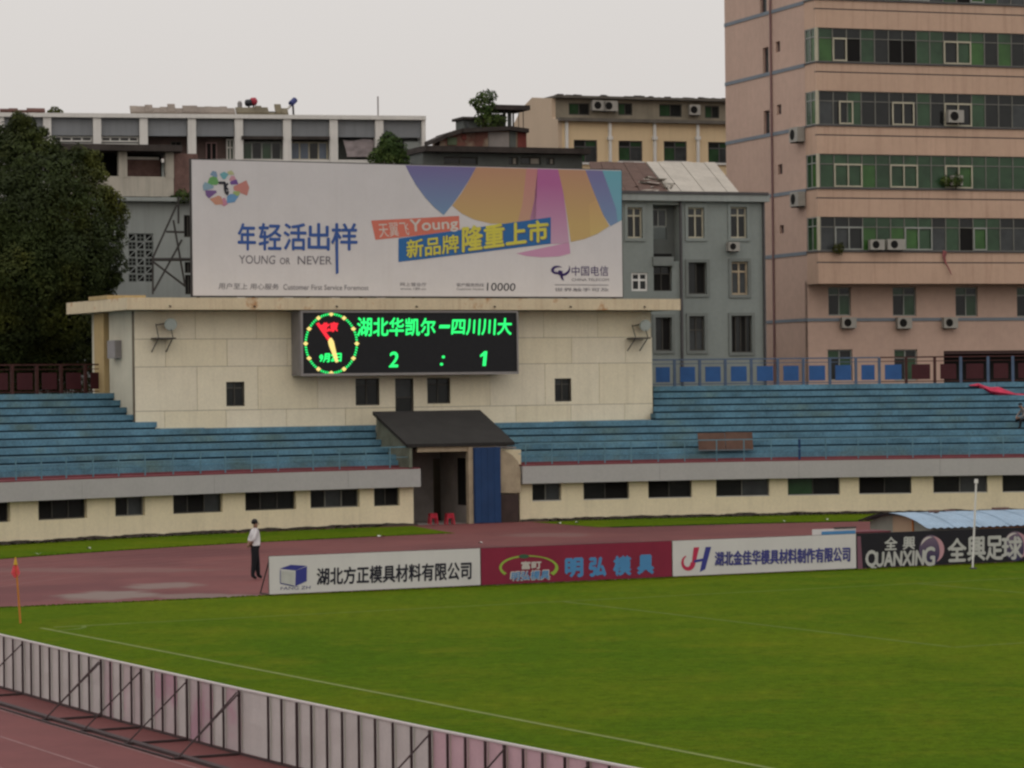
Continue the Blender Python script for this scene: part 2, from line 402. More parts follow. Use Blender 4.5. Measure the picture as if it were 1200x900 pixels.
# red running surface: bend plus the two straights
track_m = mat('red_tartan', (.150, .043, .040), .85, .12, .35, fine=.06, patch=((.118, .031, .031), .12, .5, .6))
def add_puddles(m, spots, rgb):
    """puddle spots with a ragged soft edge, each at its own place on the track"""
    t = m.node_tree; N = t.nodes; L = t.links; b = N['Principled BSDF']
    col = b.inputs['Base Color'].links[0].from_socket; g = N.new('ShaderNodeNewGeometry')
    nz = N.new('ShaderNodeTexNoise'); nz.inputs['Scale'].default_value = 1.1; nz.inputs['Detail'].default_value = 5; L.new(g.outputs['Position'], nz.inputs['Vector'])
    for P, q1, q2, k in spots:
        mp = N.new('ShaderNodeMapping'); mp.vector_type = 'TEXTURE'; e = q1-P; mp.inputs['Location'].default_value = (P.x, P.y, 0)
        mp.inputs['Rotation'].default_value = (0, 0, math.atan2(e.y, e.x)); mp.inputs['Scale'].default_value = (e.length, (q2-P).length, 1)
        L.new(g.outputs['Position'], mp.inputs[0]); ln = N.new('ShaderNodeVectorMath'); ln.operation = 'LENGTH'; L.new(mp.outputs[0], ln.inputs[0])
        ad = N.new('ShaderNodeMath'); ad.operation = 'MULTIPLY_ADD'; L.new(nz.outputs[0], ad.inputs[0]); ad.inputs[1].default_value = 1.3; L.new(ln.outputs['Value'], ad.inputs[2])
        r = N.new('ShaderNodeMapRange'); r.interpolation_type = 'SMOOTHSTEP'; L.new(ad.outputs[0], r.inputs[0])
        for i, v in enumerate((1.25, 1.75, k, 0)): r.inputs[i+1].default_value = v
        mx_ = N.new('ShaderNodeMix'); mx_.data_type = 'RGBA'; L.new(r.outputs[0], mx_.inputs[0]); L.new(col, mx_.inputs[6]); mx_.inputs[7].default_value = (*rgb, 1); col = mx_.outputs[2]
    L.new(col, b.inputs['Base Color'])
add_puddles(track_m, [(ground(x, y), ground(x+rx, y), ground(x, y-ry), k) for x, y, rx, ry, k in
    ((125, 697.5, 62, 5.5, .85), (190, 686.5, 45, 4, .7), (235, 698.5, 75, 3, .6), (640, 627, 60, 2.5, .3), (120, 668, 160, 3, .25), (1000, 690, 5, 5, 0))], (.195, .152, .130))  # sky reflected in the puddles is put into this grey-pink colour
R1 = 44.2
def stad(R, ext=130):
    s = AX.b*-ext
    p = [(AX.o.x-AX.a.x*R+s.x, AX.o.y-AX.a.y*R+s.y)]
    p += arcpts(R, ax+pi, ax, 64)
    p += [(AX.o.x+AX.a.x*R+s.x, AX.o.y+AX.a.y*R+s.y)]
    return p
flat('grass_surround', stad(50.9), -.02, M['rubble'])
flat('running_track', stad(R1), 0.0, track_m)
# tunnel mouth apron, red, joins the track to the gate
tu0, tu1 = A51.u(470, -.2, 614), A51.u(640, -.2, 612)
ta0, ta1 = pi/2-tu0/51.3, pi/2-tu1/51.3
mb = MB()
for k in range(16):
    t0, t1 = ta0+.16+(ta1-ta0-.16)*k/16, ta0+.16+(ta1-ta0-.16)*(k+1)/16
    mb.face(*[(CC[0]+R*cos(t), CC[1]+R*sin(t), .002) for R, t in ((44.0, t0), (44.0, t1), (51.27, t1), (51.27, t0))])
structure('tunnel_apron', mb, track_m)
grass_m = mat('pitch_grass', (.105, .20, .016), .95, .16, .22, fine=.10, patch=((.165, .20, .028), .55, .5, .8), bump=.5, bscale=14)
def grass_mat():
    m = bpy.data.materials.new('mown_pitch_grass'); m.use_nodes = True; t = m.node_tree; N = t.nodes; L = t.links
    b = N['Principled BSDF']; b.inputs['Roughness'].default_value = 1.; b.inputs['Specular IOR Level'].default_value = .02
    g = N.new('ShaderNodeNewGeometry'); col = None
    def nz(sc, det, stretch=(1, 1, 1), ro=.6, rot=0.):
        mp = N.new('ShaderNodeMapping'); mp.inputs['Scale'].default_value = stretch; mp.inputs['Rotation'].default_value = (0, 0, rot)
        L.new(g.outputs['Position'], mp.inputs[0])
        n = N.new('ShaderNodeTexNoise'); n.inputs['Scale'].default_value = sc; n.inputs['Detail'].default_value = det; n.inputs['Roughness'].default_value = ro
        L.new(mp.outputs[0], n.inputs['Vector']); return n.outputs[0]
    def mr(x, a, b2, c, d):
        n = N.new('ShaderNodeMapRange'); L.new(x, n.inputs[0])
        for k, q in enumerate((a, b2, c, d)): n.inputs[k+1].default_value = q
        return n.outputs[0]
    def mix(f, c1, c2, blend='MIX'):
        n = N.new('ShaderNodeMix'); n.data_type = 'RGBA'; n.blend_type = blend
        if isinstance(f, float): n.inputs[0].default_value = f
        else: L.new(f, n.inputs[0])
        for i, c in ((6, c1), (7, c2)):
            if isinstance(c, tuple): n.inputs[i].default_value = (*c, 1)
            else: L.new(c, n.inputs[i])
        return n.outputs[2]
    col = mix(mr(nz(.09, 5, ro=.65), .38, .64, 0, 1), (.061, .114, .0045), (.095, .135, .0055))
    col = mix(mr(nz(.5, 5, ro=.7), .5, .75, 0, .6), col, (.145, .150, .010))
    col = mix(mr(nz(.33, 4, ro=.7, rot=.6), .55, .78, 0, .55), col, (.036, .078, .0025))
    col = mix(1.0, col, mr(nz(3.5, 6, ro=.75), .3, .7, .72, 1.25), 'MULTIPLY')
    col = mix(1.0, col, mr(nz(22, 3, ro=.7), .3, .7, .75, 1.25), 'MULTIPLY')
    L.new(col, b.inputs['Base Color'])
    bp = N.new('ShaderNodeBump'); bp.inputs['Strength'].default_value = .6; bp.inputs['Distance'].default_value = .05
    L.new(nz(12, 6, ro=.8), bp.inputs['Height']); L.new(bp.outputs[0], b.inputs['Normal']); return m
grass_m = grass_mat()
# pitch: bounded by the far boards and the near boards
def isect(f1, v1, f2, v2):
    o1 = f1.o+f1.b*v1; o2 = f2.o+f2.b*v2; d = o2-o1
    t = (d.x*f2.a.y-d.y*f2.a.x)/(f1.a.x*f2.a.y-f1.a.y*f2.a.x); return o1+f1.a*t
K0 = isect(FB, .12, NB, .35)
fa, na = FB.a, NB.a
# slightly wavy turf edge beside the boards
edge = []
for k in range(0, 90):
    q = K0+fa*k; w_ = .06*noise.noise(Vector((k*.7, 3, 0))); edge.append((q.x+FB.b.x*w_, q.y+FB.b.y*w_))
flat('pitch_grass', [(K0.x, K0.y)]+edge[1:]+[(K0.x+fa.x*90+na.x*120, K0.y+fa.y*90+na.y*120), (K0.x+na.x*120, K0.y+na.y*120)], .012, grass_m)
# outer grass verges below the stand
def verge(name, ths, Ri, Ro):
    mb = MB()
    for k in range(len(ths)-1):
        P = []
        for t, R in ((ths[k], Ri[k]), (ths[k+1], Ri[k+1]), (ths[k+1], Ro[k+1]), (ths[k], Ro[k])):
            P.append((CC[0]+R*cos(t), CC[1]+R*sin(t), .012))
        mb.face(*(P[::-1] if ths[k+1] < ths[k] else P))
    return structure(name, mb, grass_m)
def th(px, py): q = ground(px, py); return math.atan2(q.y-CC[1], q.x-CC[0])
tL, tTip, tWall = pi*1.02, th(532, 625), th(488, 617)
ths = [tL+(tTip-tL)*k/40 for k in range(41)]+[tTip+(tWall-tTip)*k/8 for k in range(1, 9)]
wv = lambda t, s: .10*noise.noise(Vector((t*40, s, 0)))+.05*noise.noise(Vector((t*150, s, 1)))
verge('grass_verge', ths, [R1+wv(t, 1) if k <= 40 else R1+(50.4-R1)*(k-40)/8 for k, t in enumerate(ths)], [50.5+1.6*wv(t, 2) for t in ths])
tS, tS2, tE = th(634, 613), th(690, 617), rad(20)
ths = [tS+(tS2-tS)*k/8 for k in range(8)]+[tS2+(tE-tS2)*k/40 for k in range(41)]
verge('grass_verge', ths, [50.5-(50.5-R1-.6)*k/8 if k < 8 else R1+.6+wv(t, 3) for k, t in enumerate(ths)], [50.5+1.6*wv(t, 4) for t in ths])
# painted lines on the pitch
C0 = ground(48, 736.5)                           # corner of the pitch
e0 = ground(880, 897); TL_ = Frame(C0, math.degrees(math.atan2(e0.y-C0.y, e0.x-C0.x)))
GL = Frame(C0, TL_.deg+90)                       # a: along goal line; b: away from pitch
def stripe(name, fr, u0, u1, v0, w_=.12, z=.016, m=None):
    mb = MB(); P = fr.p; n = max(1, int(abs(u1-u0)/1.5)); prev = None
    for k in range(n+1):
        u = u0+(u1-u0)*k/n; d = .02*noise.noise(Vector((u*.5, v0, 7)))
        cur = (P(u, v0-w_/2+d, z), P(u, v0+w_/2+d, z))
        if prev: mb.face(prev[0], cur[0], cur[1], prev[1])
        prev = cur
    return structure(name, mb, m or M['line'])
faint = mat('faded_white_line', (.090, .138, .010), .95, .2, 2, fine=.2)
stripe('touch_line', TL_, 0, 60, 0, .12)
stripe('goal_line', GL, 0.3, 2.2, 0, .12)
stripe('goal_line', GL, 2.2, 55, 0, .10, m=faint)
stripe('penalty_area_line', GL, 13.84, 54.16, -16.5, .10, m=faint)
stripe('penalty_area_line', Frame(GL.p(13.84, 0, 0), TL_.deg), .1, 16.4, 0, .10, m=faint)
stripe('goal_area_line', Frame(GL.p(24.84, 0, 0), TL_.deg), .1, 5.4, 0, .10, m=faint)
stripe('goal_area_line', GL, 24.84, 43.16, -5.5, .10, m=faint)
mb = MB()                                         # corner arc
for k in range(10):
    a, b = -pi/2*k/10, -pi/2*(k+1)/10
    mb.face(*[GL.p(r*cos(t), r*sin(t), .0165) for r, t in ((.94, a), (.94, b), (1.06, b), (1.06, a))])
structure('corner_arc_line', mb, faint)
# lane lines of the track, worn
for k in range(0, 7):
    R = 36.0+1.22*k; mb = MB(); a0, a1 = ax+pi, ax+pi*.2; P = arcpts(R, a0, a1, 70); Q = arcpts(R+.05, a0, a1, 70)
    for i in range(70): mb.face((*P[i], .004), (*P[i+1], .004), (*Q[i+1], .004), (*Q[i], .004))
    for sgn in (-1,):
        s = AX.b*-100; p0 = AX.o+AX.a*(sgn*R); p1 = AX.o+AX.a*(sgn*(R+.05))
        mb.face((p0.x, p0.y, .004), (p1.x, p1.y, .004), (p1.x+s.x, p1.y+s.y, .004), (p0.x+s.x, p0.y+s.y, .004))
    structure('lane_line', mb, M['lane'])
# kerb of the inside lane beside the near boards and round the bend
mb = MB(); R = 35.75
for i, (p, q) in enumerate(zip(arcpts(R, ax+pi, ax+pi*.25, 40), arcpts(R, ax+pi, ax+pi*.25, 40)[1:])): pass
kr = Frame(AX.p(-R, 0, 0), NB.deg)
mb.box(kr, -2, 80, -.06, .06, 0, .045); structure('track_kerb', mb, M['ribsteel'])
# rubble gutter at the foot of the stand
mb = MB(); rs = random.Random(3)
for k in range(1500):
    u = rs.uniform(-48, 48)
    if tu0-.5 < u < tu1: continue
    v = rs.uniform(-.75, -.1); s = rs.uniform(.03, .11); p = A51.p(u, v, 0)
    q = [p+Vector((rs.uniform(-s, s)*1.6, rs.uniform(-s, s), rs.uniform(0, s*1.1))) for _ in range(4)]
    mb.face(q[0], q[1], q[2]); mb.face(q[0], q[2], q[3]); mb.face(q[1], q[3], q[2])
o = link_mesh('rubble', mb.v, mb.f, M['rubble']); o['kind'] = 'stuff'; o['label'] = 'broken rubble and dirt along the foot of the stand'
# uneven dark plinth where dirt has piled against the wall
for ua_, ub__ in ((-58, A51.u(489, 0, 610)-.02), (A51.u(609, 0, 610)+.02, 46)):
    mb = MB(); n = int((ub__-ua_)/.22); prev = None
    for k in range(n+1):
        u = ua_+(ub__-ua_)*k/n; h = .085+.07*noise.noise(Vector((u*.9, 5, 0)))+.04*rs.random()
        row = (A51.p(u, -.16, .0), A51.p(u, -.05, h*.8), A51.p(u, -.004, h))
        if prev: mb.face(prev[0], row[0], row[1], prev[1]); mb.face(prev[1], row[1], row[2], prev[2])
        prev = row
    structure('dirt_bank', mb, M['rubble'])
# tufts: short grass blades on the verge and where turf meets boards and flag
mb = MB()
def tuft(p, h, w_=.03):
    a = rs.uniform(0, pi); d = Vector((cos(a), sin(a), 0))*w_; l = Vector((rs.uniform(-1, 1), rs.uniform(-1, 1), 0))*h*.4
    mb.face(p-d, p+d, p+l+Vector((0, 0, h)))
for k in range(7000):
    u = rs.uniform(-58, 40)
    if tu0-1.5 < u < tu1+1: continue
    tuft(A51.p(u, -7.0+rs.gauss(0, .06) if rs.random() < .5 else -.78+rs.gauss(0, .05), .008), rs.uniform(.02, .045))
for k in range(7000):
    u = rs.uniform(-14, 40); tuft(FB.p(u, rs.gauss(-.03, .06), .01), rs.uniform(.015, .045))
o = link_mesh('grass_tufts', mb.v, mb.f, grass_m); o['kind'] = 'stuff'; o['label'] = 'short grass tufts along the turf edges'

# ================================================================== GRANDSTAND
NR, RISE, DEP, Z0T = 10, .288, .72, 2.80
W = Frame((-5.7, 123.9), ANG)                    # front plane of the scoreboard building
uLend, uRbeg = A51.u(489, 0, 580), A51.u(609, 0, 580)
def build_stand(side):
    left = side < 0
    ua, ub = (-58, uLend) if left else (uRbeg, 46)
    lab = ('blue tiered grandstand left of the tunnel, with cream wall and windows below' if left
           else 'blue tiered grandstand right of the tunnel, with cream wall and windows below')
    r = thing('grandstand', lab, 'grandstand', A51.p((ua+ub)/2, 0, 0), 'curved tiers of the stadium')
    if left: spans = [(-42, -22), (-12, 12), (45, 102), (135, 170), (203, 261), (287.5, 347), (364, 421.5), (438.5, 468.5)]
    else: spans = [(624, 658), (684, 737.5), (760, 811), (839.5, 902), (923.5, 984.5), (1007, 1068.5), (1094, 1157.5), (1175, 1231), (1258, 1300)]
    holes = []
    for a, b in spans: holes.append((A51.u(a, 0, 592), A51.u(b, 0, 590), .80, 1.52))
    part(r, 'front_wall', MB().wall(A51, ua, ub-(.18 if left else -.18) if left else ub, -.02, 1.53, 0, .3, holes), M['cream2'])
    for k, (a, b, c, d) in enumerate(holes):
        n = 3 if b-a > 1.4 and left else 2
        cols = tuple(i/n for i in range(n+1))
        gm = [['glass', 'glass2', 'glass'], ['glass', 'dark', 'glass2'], ['dark', 'glass', 'glass']][k % 3]
        if not left and k == 4: gm = ['glassg', 'glass', 'glassg']
        window(r, A51, a, b, c, d-.002, .16, cols, None, .045, 'winframe' if k % 3 else 'bandframe', gm)
        if not left: part(r, 'window_sill', MB().box(A51, a+.01, b-.01, .02, .15, c+.001, c+.03), M['fascia'])
    # sloping pale fascia in joined lengths
    step = 6.0; u = ua; k = 0
    while u < ub-.01:
        e = min(ub, u+step)
        if ub-e < 2: e = ub
        m_ = MB(); m_.box(A51, u+.004, e-.004, -.34, 0.5, 1.531, 2.24)
        part(r, 'fascia_panel', m_, M['fascia']); u = e
    part(r, 'walkway_floor', MB().box(A51, ua+.01, ub-.01, -.30, 1.1, 2.241, 2.30), M['walkred'])
    part(r, 'kerb_riser', MB().box(A51, ua+.01, ub-.01, .60, .70, 2.302, 2.38), M['walkred'])
    part(r, 'lowest_step', MB().box(A51, ua+.01, ub-.01, .702, .99, 2.302, 2.575), M['tier'])
    # rows
    cutL = {5: 183, 6: 173, 7: 163, 8: 152, 9: 141}
    for k in range(NR):
        v = .95+DEP*k; z = Z0T+RISE*k; a_, b_ = ua, ub
        if left and k >= 5: b_ = A51.u(cutL[k], v, 480)
        if not left and k >= 5: a_ = A51.u(765.5+(2 if k < 6 else 0), v, 470)
        if k < 3 and left: b_ = A51.u(479-12*(v+.0)/1.0, v, 510) if k else ub-.25
        if k in (3, 4): a_, b_ = (a_, A51.u(520, v, 500)) if left else (A51.u(520, v, 500), b_)
        if k < 3 and not left: a_ = A51.u(606-5*k, v, 510)
        # bench slab in lengths, riser behind it
        n = max(1, round((b_-a_)/4.5)); L_ = (b_-a_)/n
        for i in range(n):
            dz = .006*noise.noise(Vector((i*3.1, k*1.7, side)))
            part(r, 'bench', MB().box(A51, a_+L_*i+.006, a_+L_*(i+1)-.006, v-.06, v+DEP-.04, z-.215+dz, z+dz), M['tier'])
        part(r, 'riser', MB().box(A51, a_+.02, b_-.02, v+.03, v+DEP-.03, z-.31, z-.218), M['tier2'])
    # landing between fifth row and the building
    if left: part(r, 'landing', MB().box(A51, A51.u(186, 4.6, 500), ub+.9, .95+DEP*5-.05, 6.5, 3.6, Z0T+RISE*4+.02), M['tier'])
    else: part(r, 'landing', MB().box(A51, A51.u(598, 4.6, 500), A51.u(763, 4.6, 495), .95+DEP*5-.05, 6.5, 3.6, Z0T+RISE*4+.02), M['tier'])
    zt = Z0T+RISE*(NR-1)
    if left: a_, b_ = ua, A51.u(133, 8.5, 460)
    else: a_, b_ = A51.u(766, 8.5, 450), ub
    part(r, 'top_platform', MB().box(A51, a_, b_, .95+DEP*NR-.05, .95+DEP*NR+2.2, zt-.4, zt-.02), M['tier'])
    part(r, 'back_wall', MB().box(A51, ua, -24 if left else ub, 10.4, 10.6, -.02, zt-.03) if left else MB().box(A51, A51.u(770, 10.4, 450), ub, 10.4, 10.6, -.02, zt-.03), M['cream2'])
    part(r, 'end_wall', MB().box(A51, (ub-.28) if left else ua, ub-.02 if left else ua+.2, .31, 5.2, -.02, 2.2), M['beige' if not left else 'cream2'])
    return r
standL = build_stand(-1); standR = build_stand(1)
# front railings
def railing(fr, pxs, v, z0, z1, rails, label, mpost, mrail, name='railing', thick=None):
    us = [fr.u(p, v, 545) for p in pxs]; c = fr.p((us[0]+us[-1])/2, v, z0)
    r = thing(name, label, 'railing', c)
    for i, u in enumerate(us):
        w_ = .02; mm = mpost
        if thick is not None and i == thick: w_ = .045; mm = 'deepblue'
        part(r, 'post', MB().box(fr, u-w_, u+w_, v-.02, v+.02, z0, z1+(.05 if mm == 'deepblue' else 0)), M[mm])
    for z, h in rails: part(r, 'rail', MB().box(fr, us[0]-.3, us[-1]+(.02), v-.018, v+.018, z-h, z+h), M[mrail])
    return r
railing(A51, [-40, -11, 18.5, 48.5, 77.5, 109, 139, 170, 203, 235, 264, 295, 326, 367, 398, 429, 457, 480.5], -.22, 2.242, 3.12, [(3.12, .022), (2.72, .012)],
        'thin pale blue railing on the fascia left of the tunnel', 'railblue', 'railblue')
railing(A51, [616, 647, 678, 709, 740, 771.5, 802.5, 840, 872, 904, 937, 968, 1006, 1040, 1070, 1103, 1136, 1176, 1210, 1243], -.22, 2.242, 3.16, [(3.16, .02), (2.74, .012)],
        'pale blue railing right of the tunnel with one thick dark blue post', 'railblue', 'railblue', thick=10)
# panelled fences at the top of the tiers
def top_fence(posts, panels, label, redfrom):
    v = .95+DEP*NR+.6; zt = Z0T+RISE*(NR-1)-.02
    us = [A51.u(p, v, 440) for p in posts]
    r = thing('panel_fence', label, 'fence', A51.p((us[0]+us[-1])/2, v, zt))
    isred = lambda px: px > redfrom
    for p, u in zip(posts, us): part(r, 'post', MB().box(A51, u-.05, u+.05, v-.05, v+.05, zt, zt+1.18), M['railred' if isred(p) and p < 1110 else 'railgrey'])
    for z, h in ((1.18, .03), (1.0, .016), (.10, .02)):
        for sel in (False, True):
            uu = [u for p, u in zip(posts, us) if isred(p) == sel]
            if not uu: continue
            a = uu[0] if uu[0] == us[0] else uu[0]-1.0
            part(r, 'rail', MB().box(A51, a, uu[-1], v-.025, v+.025, zt+z-h, zt+z+h), M['railred' if sel else 'railgrey'])
    for a, b in panels:
        ua, ub = A51.u(a, v, 440), A51.u(b, v, 440)
        part(r, 'panel', MB().box(A51, ua, ub, v-.012, v+.012, zt+.19, zt+.86), M['panelred' if isred(a+6) else 'panelblue'])
    return r
P_ = [762, 790.5, 820, 850, 880.5, 911.5, 941.5, 972.5, 1003, 1030.5, 1062, 1095.5, 1126, 1158, 1187, 1217, 1247]
PN = [(p+6.5, q-5.5) for p, q in zip(P_, P_[1:])]
top_fence(P_, PN, 'panelled fence with blue then maroon squares above the right tiers', 1055)
P_ = [-42, -14, 14, 43, 71.5, 100, 128]
top_fence(P_, [(p+6, q-5) for p, q in zip(P_, P_[1:])], 'maroon panelled fence above the left tiers before the tree', -999)

# ================================================================== SCOREBOARD BUILDING
uw0, uw1 = W.u(158, 0, 430), W.u(764.5, 0, 430)
r = bld = thing('scoreboard_building', 'cream panelled building with flat overhanging canopy carrying scoreboard and billboard', 'building', W.p((uw0+uw1)/2, 3, 0))
wins = []
for a, b, c, d in ((265, 286.5, 447.5, 476), (416.5, 444.5, 443.5, 475), (463, 484.5, 443.5, 484), (500.5, 527.5, 443, 473), (650, 669.5, 443.5, 470.5)):
    wins.append((W.u(a, 0, c), W.u(b, 0, c), W.z((a+b)/2, d), W.z((a+b)/2, c)))
zb, ztp = 3.55, 8.62
part(bld, 'wall', MB().wall(W, uw0+.01, uw1-.01, 0, ztp, .035, .3, wins), M['joint'])
zl = [zb, W.z(300, 480), W.z(300, 429), W.z(300, 397), ztp-.004]
du = W.u(266, 0, 412)-W.u(194, 0, 412)
offs = [W.u(193, 0, 490), W.u(231, 0, 450), W.u(194, 0, 412), W.u(229, 0, 380)]
tint = [M['cream'], mat('cream_plaster_warm', (.785, .70, .51), .9, .05, .8, .18, (.24, .18, .11), fine=.05, bump=.2), mat('cream_plaster_cool', (.79, .71, .54), .9, .05, .8, .16, (.22, .19, .13), fine=.05, bump=.2)]
pc = 0
for j in range(4):
    u = offs[j]
    while u > uw0: u -= du
    while u < uw1:
        a, b = max(u, uw0), min(u+du, uw1)
        if b-a > .05:
            hs = [h for h in wins if h[0] < b and h[1] > a and h[2] < zl[j+1] and h[3] > zl[j]]
            part(bld, 'wall_panel', MB().wall(W, a+.008, b-.008, zl[j]+.008, zl[j+1]-.008, 0, .033, hs), tint[(pc*7+j) % 3]); pc += 1
        u += du
for k, (a, b, c, d) in enumerate(wins):
    window(bld, W, a, b, c, d, .12, (0, .5, 1) if k != 2 else (0, 1), .25 if k != 2 else .55, .05, 'winframe', ['glass', 'glass2', 'glass'])
# side wall, ochre return, back
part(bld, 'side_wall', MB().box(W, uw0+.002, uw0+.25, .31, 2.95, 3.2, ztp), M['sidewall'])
part(bld, 'pillar', MB().box(W, uw0-.16, uw0+.2, 3.15, 4.3, 3.2, ztp), M['ochre'])
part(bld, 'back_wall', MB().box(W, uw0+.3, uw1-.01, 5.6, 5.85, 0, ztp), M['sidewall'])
part(bld, 'end_wall', MB().box(W, uw1-.26, uw1-.012, .31, 5.59, 0, ztp), M['cream'])
# canopy slab in poured lengths with rust stains
uc0, uc1 = W.u(148.5, -1, 357), W.u(797.5, -1, 357)
zc1 = W.z(470, 349.5, -1); zc0 = W.z(470, 363, -1); zc0 = max(zc0, ztp+.004)
part(bld, 'canopy', MB().box(W, uc0, uc1, -1, 6.2, zc0, zc1), M['canopy'])
part(bld, 'canopy_step', MB().box(W, uc0-.02, uc0+1.6, 1.2, 3.4, zc1+.002, zc1+.16), M['ochre'])
for k in range(7):
    u = uc0+(uc1-uc0)*(k+.5)/7; part(bld, 'drain_spout', MB().tube(W.p(u, -1.09, zc0+.12), W.p(u, -.995, zc0+.14), .035), M['steel'])
# electricity box on side wall
sf = W.side(uw0, 5.0)
c = MB().box(W, uw0-.28, uw0-.002, 1.5, 2.4, W.z(133, 420, 2), W.z(133, 399, 2))
single('electrical_box', 'grey electrical box on the shaded side wall of the cream building', 'electrical box', c, M['galv'])
# ------------------------------------------------------------------ LED scoreboard
SBF = Frame(W.p(0, -.95, 0), ANG)
su0, su1 = SBF.u(352.5, 0, 400), SBF.u(607.5, 0, 400); sz1, sz0 = SBF.z(480, 363.8), SBF.z(480, 439.5)
r = sb = thing('scoreboard', 'black LED scoreboard showing team names, 2 : 1 and a round clock', 'scoreboard', SBF.p((su0+su1)/2, .4, sz0))
part(r, 'case', MB().box(SBF, su0+.02, su1-.5, .13, .93, sz0+.05, sz1-.02), M['galv'])
part(r, 'case_side', MB().box(SBF, su0-.02, su0+.018, .10, .9, sz0+.02, sz1-.01), M['galv'])
fw = .10
part(r, 'frame', MB().wall(SBF, su0, su1, sz0, sz1, 0, .12, [(su0+fw, su1-.06, sz0+fw, sz1-.09)]), M['galv'])
part(r, 'screen', MB().box(SBF, su0+fw+.002, su1-.062, .05, .11, sz0+fw+.002, sz1-.092), M['screen'])
V = .044
lettering(r, SBF, '湖北华凯尔', [(419, 372), (510, 373.2), (510, 393), (418.5, 394)], V, M['led_g'], .017)
lettering(r, SBF, '-', [(515.5, 381), (527.5, 381), (526.5, 384.4), (514.5, 384.4)], V, M['led_g'], .01)
lettering(r, SBF, '四川川大', [(530.5, 373), (600, 373), (599, 392.4), (529, 392.4)], V, M['led_g'], .017)
lettering(r, SBF, '2', [(457.5, 412.5), (468, 412.5), (466, 430), (455.8, 430)], V, M['led_g'], .017)
for x_, y_ in ((519.6, 418.3), (517.4, 426.8)): poly(r, SBF, ell(x_, y_, 1.9, 1.7, 10), V, M['led_g'], 'colon_dot')
poly(r, SBF, [(562.6, 416.2), (567.6, 411.6), (571, 411.6), (569.4, 428.8), (565.4, 428.8), (566.6, 416.8), (562.6, 418.6)], V, M['led_g'], 'lettering')
ck = MB(); cx, cy, rx, ry = 388.2, 402.6, 30, 34.5
def at_(x, y, v=V): u, z = SBF.hit(x, y, v); return SBF.p(u, v, z)
for k in range(72):
    a0 = rad(k*5+.6); a1 = rad(k*5+3.4)
    q = [(cx+(rx+o)*cos(a), cy+(ry+o)*sin(a)) for o, a in ((-1.3, a0), (1.3, a0+.02), (1.3, a1+.02), (-1.3, a1))]
    ck.face(*[at_(*p) for p in q])
part(r, 'clock_ring', ck, M['led_g'])
for k in range(12):
    a = rad(30*k-90); x, y = cx+rx*cos(a), cy+ry*sin(a)
    m_ = MB(); m_.face(*[at_(x+dx, y+dy, V-.003) for dx, dy in ((-3.1, 0), (0, -2.8), (3.1, 0), (0, 2.8))]); part(r, 'hour_mark', m_, M['led_y'])
lettering(r, SBF, '北京', [(377, 378.3), (396, 377.8), (395.3, 388), (375.5, 388.4)], V, M['led_r'], .03)
lettering(r, SBF, '9月2日', [(375, 414.8), (400, 414), (399.6, 423.5), (374, 424.5)], V, M['led_g'], .018)
m_ = MB(); m_.face(*[at_(x, y, V-.006) for x, y in ((370.4, 379.5), (373.5, 377.6), (387.2, 396), (384.2, 399.2))]); part(r, 'minute_hand', m_, M['led_r'])
m_ = MB(); m_.face(*[at_(x, y, V-.008) for x, y in ((386.2, 396.5), (388.5, 395.6), (391.2, 400), (396.5, 424), (393.4, 425), (385.4, 405), (384.4, 400))]); part(r, 'hour_hand', m_, M['led_y'])

# ------------------------------------------------------------------ floodlights on the wall
def floodlight(px, mir, label):
    u, z = W.hit(px, 396); r = thing('floodlight', label, 'floodlight', W.p(u, -.3, z-.25), 'wall floodlights')
    P = W.p; b = MB()
    b.box(W, u-.42, u+.42, -.62, -.05, z-.05, z+.0)
    for s in (-.3, .3): b.tube(P(u+s, -.55, z-.04), P(u+s-.08*mir, -.02, z-.55), .022); b.tube(P(u+s, -.6, z), P(u+s, -.3, z+.55), .018)
    b.tube(P(u-.3, -.3, z+.5), P(u+.3, -.3, z+.6), .02)
    part(r, 'bracket', b, M['steel'])
    h = MB(); c = P(u+.28*mir, -.42, z+.52); d = Vector((.25, -1, -.25)).normalized()
    h.tube(c-d*.24, c, .14, 14, .25); part(r, 'lamp_housing', h, M['steel'])
    g = MB(); g.tube(c, c+d*.05, .255, 16, .23); part(r, 'lamp_glass', g, mat('floodlight_glass', (.5, .56, .52), .12, .1, spec=.6))
floodlight(188, 1, 'dark bracket floodlight high on the left end of the cream wall')
floodlight(744, 1, 'dark bracket floodlight high on the right end of the cream wall')

# ------------------------------------------------------------------ billboard
BB = Frame(W.p(0, 1.6, 0), ANG)
bu0, bu1 = BB.u(225.5, 0, 270), BB.u(728.8, 0, 270); bz0, bz1 = BB.z(480, 347.2), BB.z(480, 193.4)
r = bb = thing('billboard', 'huge white billboard with pastel colour fans and blue Chinese slogan on the canopy roof', 'billboard', BB.p((bu0+bu1)/2, .3, zc1))
nP = 6
for k in range(nP):
    a = bu0+(bu1-bu0)*k/nP; b = bu0+(bu1-bu0)*(k+1)/nP
    part(r, 'banner_sheet', MB().box(BB, a, b, .004*(k % 2), .03, bz0, bz1), M['bbwhite'])
part(r, 'frame', MB().wall(BB, bu0-.05, bu1+.05, bz0-.05, bz1+.04, .032, .16, [(bu0+.1, bu1-.1, bz0+.1, bz1-.1)]), M['steel'])
for k in range(9):
    u = bu0+.3+(bu1-bu0-.6)*k/8
    part(r, 'support_leg', MB().box(BB, u-.05, u+.05, .17, .27, zc1+.003, bz1-.2), M['steel'])
tr = MB()
TR = Frame(BB.p(0, 1.2, 0), ANG)
def tp(x, y): u, z = TR.hit(x, y); return TR.p(u, 0, max(z, zc1+.01))
